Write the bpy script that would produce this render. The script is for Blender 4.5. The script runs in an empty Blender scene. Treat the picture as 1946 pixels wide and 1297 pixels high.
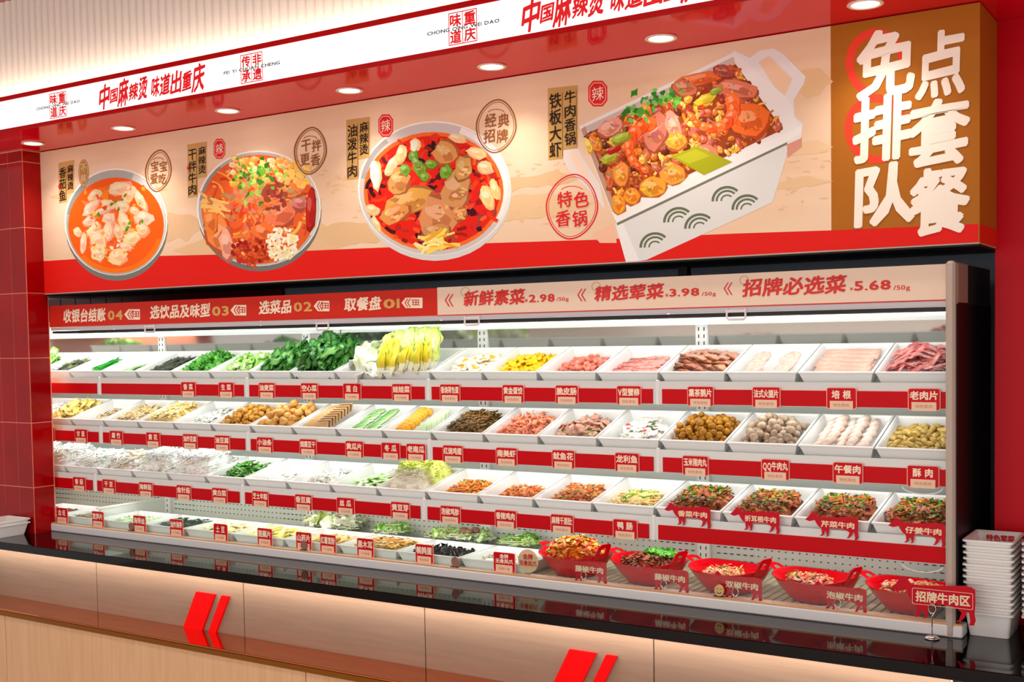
import bpy, bmesh, math, random
from mathutils import Vector, Matrix, noise
C = bpy.context.scene.collection
SC = bpy.context.scene
PI = math.pi
R = random.Random(7)

# ------------------------------------------------------------------ camera
F_, YAW, PITCH, ROLL, SY = 2217.07, -0.5689967, -0.0445865, -0.0163855, 95.163
CAMZ = 1.6
fw = Vector((math.sin(YAW)*math.cos(PITCH), math.cos(YAW)*math.cos(PITCH), math.sin(PITCH)))
r1 = Vector((math.cos(YAW), -math.sin(YAW), 0)); u1 = r1.cross(fw)
rt = r1*math.cos(ROLL)+u1*math.sin(ROLL); up = -r1*math.sin(ROLL)+u1*math.cos(ROLL)
cd = bpy.data.cameras.new('camera'); cam = bpy.data.objects.new('camera', cd); C.objects.link(cam)
cam.matrix_world = Matrix(((rt.x, up.x, -fw.x, 0), (rt.y, up.y, -fw.y, 0), (rt.z, up.z, -fw.z, CAMZ), (0, 0, 0, 1)))
cd.sensor_width = 36; cd.lens = F_/1946*36; cd.shift_y = SY/1946; cd.clip_start = 0.05
SC.camera = cam

# ------------------------------------------------------------------ light
w = bpy.data.worlds.new('world'); SC.world = w; w.use_nodes = True
w.node_tree.nodes['Background'].inputs[0].default_value = (1.0, .93, .88, 1)
w.node_tree.nodes['Background'].inputs[1].default_value = .6
SC.view_settings.view_transform = 'Standard'; SC.view_settings.look = 'None'
SC.view_settings.gamma = 1; SC.view_settings.use_curve_mapping = False
SC.view_settings.exposure = 0.35

def area(name, loc, sx, sy, power, col=(1, 1, 1), rot=(0, 0, 0)):
    d = bpy.data.lights.new(name, 'AREA'); d.shape = 'RECTANGLE'; d.size = sx; d.size_y = sy
    d.energy = power; d.color = col
    o = bpy.data.objects.new(name, d); o.location = loc; o.rotation_euler = rot; C.objects.link(o)
    return o
# ceiling panels of the shop hall, in front of the counter
for i, (x, y) in enumerate([(-3.6, .6), (-1.6, .6), (.4, .6), (-2.6, -1.4), (-.6, -1.4)]):
    area('hall_light', (x, y, 2.86), 1.1, .5, 9, (1, .95, .90))
# unseen fill panel added behind the camera to light the soffit
area('front_fill_light', (-1.8, -3.3, 1.3), 6.5, 2.2, 80, (1, .95, .92), (math.radians(90), 0, 0))
# LED strip that washes the fluted wall above the header
area('cove_light', (-2.6, 2.70, 2.515), 5.6, .03, 9, (1, .86, .66), (math.radians(172), 0, 0))
# LED strip under the counter slab
area('slab_light', (-2.4, 2.725, .816), 3.7, .012, 4.2, (1, .86, .68), (math.radians(14), 0, 0))
# lights of the refrigerated case: under the canopy and under each shelf
XR, XL = -.632, -4.73
MOD = .818
area('case_light', (-2.65, 3.06, 1.655), 3.95, .03, 16, (.97, 1, .97), (math.radians(20), 0, 0))
area('case_light', (-2.65, 3.13, 1.437), 3.95, .02, 3.0, (.97, 1, .97), (math.radians(6), 0, 0))
area('case_light', (-2.65, 3.13, 1.24), 3.95, .02, 3.0, (.97, 1, .97), (math.radians(6), 0, 0))
area('case_light', (-2.65, 3.10, 1.045), 3.95, .02, 3.6, (1, 1, .95), (math.radians(4), 0, 0))

# ------------------------------------------------------------------ measuring helpers
def ray(px, py):
    return fw+rt*((px-973)/F_)-up*((py-648.5-SY)/F_)
def AY(px, py, Y):
    d = ray(px, py); t = Y/d.y
    return t*d.x, CAMZ+t*d.z

# ------------------------------------------------------------------ materials
def lin(c):
    return tuple(((v/255)/12.92 if v/255 <= .04045 else ((v/255+.055)/1.055)**2.4) for v in c)
MATS = {}
def mat(name, col, rough=.5, metal=0, emit=0, noise_=None, col2=None, bump=0, scale=40, rnd=0, spec=.3, coat=0, ior=0):
    if name in MATS: return MATS[name]
    m = bpy.data.materials.new(name); MATS[name] = m; m.use_nodes = True
    nt = m.node_tree; b = nt.nodes['Principled BSDF']
    b.inputs['Roughness'].default_value = rough; b.inputs['Metallic'].default_value = metal
    b.inputs['Specular IOR Level'].default_value = spec
    if ior: b.inputs['IOR'].default_value = ior
    if coat: b.inputs['Coat Weight'].default_value = coat; b.inputs['Coat Roughness'].default_value = .05
    if col == 'vc':
        a = nt.nodes.new('ShaderNodeVertexColor'); a.layer_name = 'Col'
        nt.links.new(a.outputs[0], b.inputs['Base Color'])
    elif col2:
        tc = nt.nodes.new('ShaderNodeTexCoord')
        n = nt.nodes.new('ShaderNodeTexNoise'); n.inputs['Scale'].default_value = scale; n.inputs['Detail'].default_value = 4
        mp = nt.nodes.new('ShaderNodeMapping'); 
        if noise_: mp.inputs['Scale'].default_value = noise_
        nt.links.new(tc.outputs['Object'], mp.inputs[0]); nt.links.new(mp.outputs[0], n.inputs[0])
        rp = nt.nodes.new('ShaderNodeValToRGB'); rp.color_ramp.elements[0].position = .35; rp.color_ramp.elements[1].position = .65
        rp.color_ramp.elements[0].color = (*lin(col), 1); rp.color_ramp.elements[1].color = (*lin(col2), 1)
        nt.links.new(n.outputs[0], rp.inputs[0])
        out = rp.outputs[0]
        if rnd:
            oi = nt.nodes.new('ShaderNodeObjectInfo'); h = nt.nodes.new('ShaderNodeHueSaturation')
            mr = nt.nodes.new('ShaderNodeMapRange'); mr.inputs[3].default_value = 1-rnd; mr.inputs[4].default_value = 1+rnd*.6
            nt.links.new(oi.outputs['Random'], mr.inputs[0]); nt.links.new(mr.outputs[0], h.inputs['Value'])
            nt.links.new(out, h.inputs['Color']); out = h.outputs[0]
        nt.links.new(out, b.inputs['Base Color'])
        if bump:
            bp = nt.nodes.new('ShaderNodeBump'); bp.inputs['Strength'].default_value = bump; bp.inputs['Distance'].default_value = .002
            nt.links.new(n.outputs[0], bp.inputs['Height']); nt.links.new(bp.outputs[0], b.inputs['Normal'])
    else:
        b.inputs['Base Color'].default_value = (*lin(col), 1)
    if emit:
        b.inputs['Emission Color'].default_value = (*lin(col), 1); b.inputs['Emission Strength'].default_value = emit
    return m
def glassmat():
    m = bpy.data.materials.new('clear_glass'); m.use_nodes = True; nt = m.node_tree
    for n in list(nt.nodes): nt.nodes.remove(n)
    o = nt.nodes.new('ShaderNodeOutputMaterial'); mx = nt.nodes.new('ShaderNodeMixShader')
    t = nt.nodes.new('ShaderNodeBsdfTransparent'); t.inputs[0].default_value = (.93, .97, .95, 1)
    g = nt.nodes.new('ShaderNodeBsdfGlossy'); g.inputs['Roughness'].default_value = .03
    lw_ = nt.nodes.new('ShaderNodeLayerWeight'); pw = nt.nodes.new('ShaderNodeMath'); pw.operation = 'POWER'; pw.inputs[1].default_value = 4; nt.links.new(lw_.outputs['Facing'], pw.inputs[0])
    fr = nt.nodes.new('ShaderNodeMath'); fr.operation = 'MULTIPLY_ADD'; fr.inputs[1].default_value = .5; fr.inputs[2].default_value = .03; nt.links.new(pw.outputs[0], fr.inputs[0])
    nt.links.new(fr.outputs[0], mx.inputs[0]); nt.links.new(t.outputs[0], mx.inputs[1]); nt.links.new(g.outputs[0], mx.inputs[2])
    nt.links.new(mx.outputs[0], o.inputs[0]); MATS['glass'] = m; return m
GLASS = glassmat()

VC = mat('print_ink', 'vc', .5, spec=.12)
VCW = mat('mixed_food', 'vc', .42, spec=.3)
REDDARK = mat('red_trim', (190, 2, 8), .35, spec=.12)
WHITE = mat('white_enamel', (236, 234, 232), .35)
CASEWH = mat('case_white', (222, 226, 222), .4)
GREYP = mat('case_bumper', (226, 222, 222), .45)
TRAYM = mat('white_melamine', (240, 239, 237), .22)
BLACK = mat('black_board', (14, 10, 9), .5)
RAILRED = mat('price_rail_red', (200, 0, 14), .4, spec=.1)
CREAM = mat('cream_print', (238, 203, 172), .5)
INKRED = mat('red_print', (208, 22, 26), .5, spec=.12)
CHROME = mat('chrome', (205, 200, 195), .12, 1)

# ------------------------------------------------------------------ mesh builder
class MB:
    def __init__(s): s.v = []; s.f = []; s.c = []
    def add(s, vs, fs, col=None):
        o = len(s.v); s.v += [tuple(v) for v in vs]
        for f in fs: s.f.append([i+o for i in f]); s.c.append(col)
        return s
    def box(s, x0, x1, y0, y1, z0, z1, col=None, bev=0):
        if bev:
            b = bev
            # chamfered box: 24 verts
            vs = []; 
            X = (x0, x1); Y = (y0, y1); Z = (z0, z1); sg = (1, -1)
            idx = {}
            for i in (0, 1):
                for j in (0, 1):
                    for k in (0, 1):
                        p = (X[i], Y[j], Z[k])
                        for a in range(3):
                            q = [X[i]+sg[i]*b, Y[j]+sg[j]*b, Z[k]+sg[k]*b]; q[a] = p[a]
                            idx[(i, j, k, a)] = len(vs); vs.append(q)
            fs = []
            for a in range(3):
                o1, o2 = [t for t in range(3) if t != a]
                for side in (0, 1):
                    lp = []
                    for (m, n) in ((0, 0), (1, 0), (1, 1), (0, 1)):
                        key = [0, 0, 0]; key[a] = side; key[o1] = m; key[o2] = n
                        lp.append(idx[(*key, a)])
                    fs.append(lp)
            for a in range(3):   # edges along axis a
                o1, o2 = [t for t in range(3) if t != a]
                for m in (0, 1):
                    for n in (0, 1):
                        k0 = [0, 0, 0]; k0[o1] = m; k0[o2] = n; k1 = list(k0); k1[a] = 1
                        fs.append([idx[(*k0, o1)], idx[(*k1, o1)], idx[(*k1, o2)], idx[(*k0, o2)]])
            for i in (0, 1):
                for j in (0, 1):
                    for k in (0, 1): fs.append([idx[(i, j, k, a)] for a in range(3)])
            return s.add(vs, fs, col)
        vs = [(x, y, z) for z in (z0, z1) for y in (y0, y1) for x in (x0, x1)]
        return s.add(vs, [(0, 2, 3, 1), (4, 5, 7, 6), (0, 1, 5, 4), (2, 6, 7, 3), (0, 4, 6, 2), (1, 3, 7, 5)], col)
    def prism(s, pts, y0, y1, col=None):     # pts in (x,z), extruded along Y
        n = len(pts); vs = [(x, y0, z) for x, z in pts]+[(x, y1, z) for x, z in pts]
        fs = [list(range(n)), list(range(2*n-1, n-1, -1))]+[(i, i+n, (i+1) % n+n, (i+1) % n) for i in range(n)]
        return s.add(vs, fs, col)
    def xprism(s, pts, x0, x1, col=None):    # pts in (y,z), extruded along X
        n = len(pts); vs = [(x0, y, z) for y, z in pts]+[(x1, y, z) for y, z in pts]
        fs = [list(range(n)), list(range(2*n-1, n-1, -1))]+[(i, i+n, (i+1) % n+n, (i+1) % n) for i in range(n)]
        return s.add(vs, fs, col)
    def tube(s, pts, r, n=8, col=None, closed=False):
        pts = [Vector(p) for p in pts]; m = len(pts); vs = []
        for i, p in enumerate(pts):
            a = pts[(i-1) % m] if (closed or i > 0) else p; b = pts[(i+1) % m] if (closed or i < m-1) else p
            t = (b-a).normalized(); q = t.orthogonal().normalized()
            ref = Vector((0, 1, 0)) if abs(t.y) < .9 else Vector((1, 0, 0))
            q = t.cross(ref).normalized(); w_ = t.cross(q)
            rr = r[i] if isinstance(r, (list, tuple)) else r
            for k in range(n): vs.append(p+q*(rr*math.cos(2*PI*k/n))+w_*(rr*math.sin(2*PI*k/n)))
        fs = []
        for i in range(m if closed else m-1):
            for k in range(n):
                j = (i+1) % m
                fs.append((i*n+k, i*n+(k+1) % n, j*n+(k+1) % n, j*n+k))
        if not closed: fs += [list(range(n))[::-1], [(m-1)*n+k for k in range(n)]]
        return s.add(vs, fs, col)
    def lathe(s, prof, n=24, cx=0, cy=0, cz=0, col=None, sx=1, sy=1):
        vs = [(cx+r*sx*math.cos(2*PI*k/n), cy+r*sy*math.sin(2*PI*k/n), cz+z) for r, z in prof for k in range(n)]
        fs = [(i*n+k, i*n+(k+1) % n, (i+1)*n+(k+1) % n, (i+1)*n+k) for i in range(len(prof)-1) for k in range(n)]
        return s.add(vs, fs, col)
    def mesh(s, name, m, smooth=False, norm=False):
        me = bpy.data.meshes.new(name); me.from_pydata(s.v, [], s.f)
        if any(c is not None for c in s.c):
            ca = me.color_attributes.new('Col', 'FLOAT_COLOR', 'CORNER'); li = 0; buf = []
            for f, c in zip(s.f, s.c):
                cc = (*lin(c), 1) if c else (1, 1, 1, 1)
                buf += list(cc)*len(f)
            ca.data.foreach_set('color', buf)
        if norm:
            bm = bmesh.new(); bm.from_mesh(me); bmesh.ops.recalc_face_normals(bm, faces=bm.faces); bm.to_mesh(me); bm.free()
        if smooth: me.polygons.foreach_set('use_smooth', [True]*len(me.polygons))
        me.materials.append(m); me.update(); return me
    def obj(s, name, m, parent=None, smooth=False, norm=True):
        return link(name, s.mesh(name, m, smooth, norm), parent)
def link(name, me, parent=None):
    o = bpy.data.objects.new(name, me); C.objects.link(o)
    if parent: o.parent = parent; o.matrix_parent_inverse = PINV[parent.name] if parent.name in PINV else Matrix()
    return o
PINV = {}
def tag(o, label, cat, group=None, kind=None):
    o['label'] = label; o['category'] = cat
    if group: o['group'] = group
    if kind: o['kind'] = kind
    return o
def thing(name, label, cat, loc=(0, 0, 0), group=None, rot=None):
    """Empty at the thing's base; parts are modelled in world space unless the thing is a copied kind."""
    o = bpy.data.objects.new(name, None); C.objects.link(o); o.location = loc
    if rot: o.rotation_euler = rot
    o.empty_display_size = .05
    tag(o, label, cat, group); PINV[o.name] = Matrix.Translation(-Vector(loc)); return o
def local(name, label, cat, loc, rot=(0, 0, 0), group=None):   # parts in local coordinates
    o = thing(name, label, cat, loc, group, rot); PINV[o.name] = Matrix(); return o
def struct(o): o['kind'] = 'structure'; return o
def stuff(o): o['kind'] = 'stuff'; return o

# ------------------------------------------------------------------ glyphs
ALL = set('中国麻辣烫味道出重庆非遗传承香茄鱼宝爱吃不干拌牛肉更油泼经典招牌锅铁板大虾特色免点排套队餐收银台结账选饮品及型菜取盘新鲜素精荤必'
          '生麦空心莲白娃虎皮荷包蛋黄金饺脆肠蟹柳熏茶鹅片法式火腿培根老玉米甘蓝腐竹花豆条烟熏瓜冬南红烧鸡翅美鱿龙利猪丸午酥'
          '黑粉海鲜菇针芝士年糕丝芽椒胗千层肚鸭芹仔姜折耳血旺宽笋带土藕山药薯木耳鹌鹑无骨凤爪今日蔬小食藤双泡区炸'
          '0123456789.¥/gVQ《CHONGQIEUWADFYNL')
GL = {}
def make_glyphs():
    tmp = []
    for ch in sorted(ALL):
        cu = bpy.data.curves.new('t', 'FONT'); cu.body = ch; cu.size = 1; cu.resolution_u = 2; cu.fill_mode = 'FRONT'
        o = bpy.data.objects.new('t', cu); C.objects.link(o); tmp.append((o, ch))
    dg = bpy.context.evaluated_depsgraph_get(); dg.update()
    for o, ch in tmp:
        me = o.evaluated_get(dg).to_mesh()
        vs = [(v.co.x, v.co.y) for v in me.vertices]; fs = [tuple(p.vertices) for p in me.polygons]
        for key, r_, n_ in ((0, 0, 0), (1, .017, 4), (2, .034, 8)):
            V = []; F = []      # heavier weights: the glyph stamped around a small circle
            for k in range(max(1, n_)):
                a = 2*PI*(k+.5)/max(1, n_); o_ = len(V)
                V += [(x+r_*math.cos(a), y+r_*math.sin(a), k) for x, y in vs]; F += [tuple(i+o_ for i in f) for f in fs]
            GL[(ch, key)] = (V, F)
    for o, ch in tmp:
        cu = o.data; bpy.data.objects.remove(o); bpy.data.curves.remove(cu)
make_glyphs()
def is_cjk(ch): return ord(ch) > 0x2E80
def glyph(mb, ch, x0, z0, x1, z1, Y, bold=1, col=None, shear=0, fit=True, rot=0, rise=0):
    vs, fs = GL[(ch, bold)]
    if not vs: return
    if fit:
        ax = min(v[0] for v in vs); bx = max(v[0] for v in vs); az = min(v[1] for v in vs); bz = max(v[1] for v in vs)
    else: ax, bx, az, bz = 0, 1, -.13, .87
    cx, cz = (x0+x1)/2, (z0+z1)/2; c, s_ = math.cos(rot), math.sin(rot); out = []
    for x, z, k_ in vs:
        X = (x-ax)/(bx-ax)*(x1-x0)+x0; Z = (z-az)/(bz-az)*(z1-z0)+z0
        X += shear*(Z-cz); Z += rise*(X-cx)+rise*.5*(z1-z0)*math.sin((Z-cz)/(z1-z0)*5+(X-cx)/(x1-x0)*3)*.35; dx, dz = X-cx, Z-cz
        out.append((cx+dx*c-dz*s_, Y-k_*4e-6, cz+dx*s_+dz*c))
    mb.add(out, fs, col)
def text(mb, s, x0, z0, x1, z1, Y, bold=1, col=None, shear=0, rise=0):
    """string fitted into a box on the plane y=Y; CJK chars on a square grid, latin proportional"""
    wd = []
    for ch in s:
        if ch == ' ': wd.append(.35)
        elif is_cjk(ch): wd.append(1.0)
        else:
            vs = GL[(ch, 0)][0]; wd.append((max(v[0] for v in vs)-min(v[0] for v in vs))*1.0+.08)
    T = sum(wd); k = (x1-x0)/T; x = x0
    for ch, w_ in zip(s, wd):
        if ch != ' ':
            if is_cjk(ch): glyph(mb, ch, x, z0, x+w_*k, z1, Y, bold, col, shear, fit=False, rise=rise)
            else:
                vs = GL[(ch, 0)][0]; az = min(v[1] for v in vs); bz = max(v[1] for v in vs)
                hh = z1-z0; za = z0+(az+.0)/.75*hh*.95; zb = z0+bz/.75*hh*.95
                if ch in '.': za, zb = z0, z0+hh*.16
                glyph(mb, ch, x+.03*k, za, x+(w_-.03)*k, zb, Y, bold, col, shear)
        x += w_*k
def ptext(mb, s, pxc, pyc, wpx, hpx, Y, **kw):    # box given by its centre and size as measured on the plane
    x0, _ = AY(pxc-wpx/2, pyc, Y); x1, _ = AY(pxc+wpx/2, pyc, Y)
    _, z1 = AY(pxc, pyc-hpx/2, Y); _, z0 = AY(pxc, pyc+hpx/2, Y)
    text(mb, s, x0, z0, x1, z1, Y, **kw)
def pglyph(mb, ch, pxc, pyc, wpx, hpx, Y, **kw):
    x0, _ = AY(pxc-wpx/2, pyc, Y); x1, _ = AY(pxc+wpx/2, pyc, Y)
    _, z1 = AY(pxc, pyc-hpx/2, Y); _, z0 = AY(pxc, pyc+hpx/2, Y)
    glyph(mb, ch, x0, z0, x1, z1, Y, **kw)

# ================================================================== SETTING
YB = 2.97          # banner front
YW = 3.18          # right red wall
fl = MB().box(-7, 3, -3.5, 4, -.05, 0).obj('floor', mat('floor_tile', (205, 190, 172), .35, col2=(190, 174, 156), scale=3)); struct(fl)
ce = MB().box(-7, 3, -3.5, 2.76, 2.905, 2.96).obj('ceiling', mat('brown_ceiling', (120, 74, 52), .6)); struct(ce)
# fluted wall above the header
mb = MB(); n = 160; x = -5.6; st = .037
prof = []
for i in range(n):
    for k in range(6):
        prof.append((x+st*(i+k/6), 2.752-.010*math.sin(PI*k/6)))
vs = [(a, b, 2.392) for a, b in prof]+[(a, b, 2.905) for a, b in prof]; m_ = len(prof)
mb.add(vs, [(i, i+1, i+1+m_, i+m_) for i in range(m_-1)])
wf = mb.obj('wall_front', mat('fluted_plaster', (216, 204, 198), .7), norm=False); struct(wf)
# soffit of the niche
sf = MB().box(-5.6, .6, 2.6375, 3.35, 2.3825, 2.395).obj('trim_1', mat('gloss_red_soffit', (236, 0, 38), .09, spec=.5, ior=1.22)); struct(sf)
# right red wall, with the recess for the case to its left
wr = MB(); wr.box(-.566, .9, YW, YW+.5, 0, 2.382); struct(wr.obj('wall_right', mat('red_wall', (196, 0, 24), .35, spec=.1)))
# back of the recess
wb = MB().box(-5.2, -.566, 3.62, 3.66, 0, 2.382).obj('wall_back', mat('recess_grey', (150, 160, 176), .5)); struct(wb)
struct(MB().box(-4.74, -.57, 3.185, 3.61, 1.826, 1.85).obj('trim_2', BLACK)); struct(MB().box(-5.2, -.57, 3.185, 3.61, 2.34, 2.38).obj('trim_3', BLACK))
tmb = mat('dark_red_tile', (92, 2, 12), .25)
t0 = None
for i in range(14):
    xa = -5.0+i*.112
    o = MB().box(xa, xa+.108, 3.600, 3.618, 1.70, 1.83, bev=.001).obj('tile', tmb, wb)
# hanging black track seen through the gap
MB().box(-1.5, -1.47, 3.3, 3.33, 1.74, 1.826).obj('hanger', BLACK, wb)
MB().box(-2.02, -1.96, 3.25, 3.29, 1.74, 1.775, bev=.01).obj('bracket', BLACK, wb)

# tiled pillar at the left
TM = mat('red_glazed_tile', (166, 0, 6), .12, spec=.2, col2=(150, 0, 3), scale=6, rnd=.12)
pc = MB().box(-5.2, -4.1305, 2.8862, 2.985, 0, 2.382).obj('wall_left', mat('grout', (236, 150, 120), .7)); struct(pc)
tf = None; ts = None
zt = 2.335-.26*8
zs = [zt+.26*k for k in range(9)]
for zi, z in enumerate(zs):
    h = .26 if zi < 8 else .044
    if z < .5: continue
    for k in range(5):
        xa = -4.13-.094*(k+1)
        me = MB().box(xa+.0015, xa+.0925, 2.8845, 2.895, z+.0016, z+h-.0016, bev=.0006)
        me.obj('tile', TM, pc)
    MB().box(-4.136, -4.129, 2.8885, 2.980, z+.0016, z+h-.0016, bev=.0006).obj('tile', TM, pc)

# ------------------------------------------------------------------ header light box
H = thing('header_sign', 'long white illuminated header sign with red edges above the niche', 'sign', (-2.6, 2.64, 2.39))
YH = 2.632
MB().box(-5.0, .6, YH, YH+.03, 2.396, 2.497).obj('light_panel', mat('lit_acrylic', (255, 254, 250), .3, emit=.72), H)
MB().box(-5.0, .6, YH-.004, YH+.0045, 2.382, 2.396, bev=.001).obj('frame', REDDARK, H)
MB().box(-5.0, .6, YH-.004, YH+.05, 2.497, 2.513, bev=.001).obj('frame', REDDARK, H)
YHt = YH-.001
BACKLIT = mat('backlit_red', (210, 20, 28), .4, emit=.35)
def header_text(xa):
    mb = MB(); s = '中国麻辣烫 味道出重庆'
    wds = [1.05, .75, 1.0, .9, .85, .3, .75, .95, 1.0, .85, 1.1]
    hs = [1.15, .62, 1.25, .75, 1.0, 0, .9, .9, 1.0, .8, 1.2]; dz = [-.05, -.12, .05, -.05, .12, 0, 0, .05, .05, .0, .1]
    T = sum(wds); k = .515/T; x = xa
    for ch, w_, h_, d_ in zip(s, wds, hs, dz):
        if ch != ' ':
            zc = 2.4445+d_*.03
            glyph(mb, ch, x, zc-h_*.036, x+w_*k*.98, zc+h_*.036, YHt, bold=2, shear=.18, rot=.03, rise=.14)
        x += w_*k
    return mb.obj('lettering', BACKLIT, H, norm=False)
header_text(-3.331); header_text(-1.633); header_text(.05)
def seal(xc, chars, latin):
    mb = MB(); a = .047; z0, z1 = 2.402, 2.490; zc = (z0+z1)/2; t = .0028
    for q in ((xc-a, xc+a, z0, z0+t), (xc-a, xc+a, z1-t, z1), (xc-a, xc-a+t, z0, z1), (xc+a-t, xc+a, z0, z1), (xc-.0012, xc+.0012, z0, z1)):
        mb.add([(q[0], YHt, q[2]), (q[1], YHt, q[2]), (q[1], YHt, q[3]), (q[0], YHt, q[3])], [(0, 1, 2, 3)])
    for i, ch in enumerate(chars):     # right column first
        cx = xc+(a/2 if i < 2 else -a/2); cz = zc+(.022 if i % 2 == 0 else -.022)
        glyph(mb, ch, cx-.019, cz-.018, cx+.019, cz+.018, YHt, bold=2)
    mb.obj('seal', BACKLIT, H, norm=False)
    m2 = MB(); text(m2, latin, xc-.12, zc-.006, xc+.12, zc+.006, YHt-.0008, bold=2)
    m2.obj('lettering', mat('grey_print', (90, 90, 90), .5), H, norm=False)
seal(-3.552, '重庆味道', 'CHONG QING WEI DAO'); seal(-2.613, '非遗传承', 'FEI YI CHUAN CHENG'); seal(-1.822, '重庆味道', 'CHONG QING WEI DAO')

# ------------------------------------------------------------------ downlights
names = ['leftmost round downlight in the red soffit above the tiled pillar', 'round soffit downlight above the first soup bowl picture',
         'round soffit downlight above the coriander-topped noodle bowl picture', 'round soffit downlight left of the white oval beef bowl picture',
         'round soffit downlight between the beef bowl and shrimp pot pictures', 'round soffit downlight above the white square pot picture',
         'rightmost round downlight above the gold panel']
ring = MB().lathe([(.031, .0005), (.041, 0), (.043, -.003), (.040, -.005), (.033, -.004), (.031, .001)], 32).mesh('trim_ring', mat('cream_metal', (250, 225, 205), .4), True)
lens = MB().lathe([(.0001, -.0035), (.020, -.0035), (.032, -.002)], 32).mesh('lens', mat('lamp_glow', (255, 246, 232), .3, emit=6), True)
for i, x in enumerate([-3.97, -3.447, -2.92, -2.388, -1.857, -1.325, -.793]):
    d = local('downlight', names[i], 'downlight', (x, 2.824, 2.3825), group='downlights in the red soffit')
    link('trim_ring', ring, d); link('lens', lens, d)
    L = bpy.data.lights.new('downlight_beam', 'SPOT'); L.energy = 6; L.spot_size = math.radians(120); L.spot_blend = .9; L.shadow_soft_size = .03; L.color = (1, .90, .80)
    lo = bpy.data.objects.new('downlight_beam', L); C.objects.link(lo); lo.parent = d; lo.location = (0, 0, -.012)

# ================================================================== MENU BANNER
B = thing('menu_banner', 'wide beige and red menu banner box with four printed dishes over the case', 'banner', (-2.3, 3.0, 1.81))
XB0, XB1 = -4.132, -.566
XG = -.921
BZ0, BZ1 = 1.81, 2.381
zr = 1.866      # top of red band at right
MB().box(XB0, XB1, YB, YW, BZ0+.004, BZ1, bev=.0).obj('box_body', mat('banner_ply', (60, 40, 30), .6), B)
MB().box(XB0, XG, YB-.003, YB, BZ0+.003, BZ1-.001).obj('beige_panel', mat('banner_beige', (238, 208, 178), .5, col2=(232, 196, 160), noise_=(.7, 1, 4), scale=2.2), B)
MB().box(XG, XB1+.0, YB-.003, YB, BZ0+.003, BZ1-.001).obj('gold_panel', mat('banner_gold', (172, 102, 24), .45, spec=.12), B)
MB().box(XB1, XB1+.003, YB-.003, YW, BZ0+.003, BZ1-.001).obj('gold_side', mat('banner_gold', (172, 102, 24), .45, spec=.12), B)
MB().box(XB0, XB1+.003, YB-.004, YW, BZ0, BZ0+.003).obj('bottom_trim', mat('grey_trim', (176, 160, 150), .4), B)
MB().box(XB0, XB1, YB+.002, YW+.01, BZ0-.004, BZ0).obj('underside', BLACK, B)
YP = YB-.0034
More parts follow.
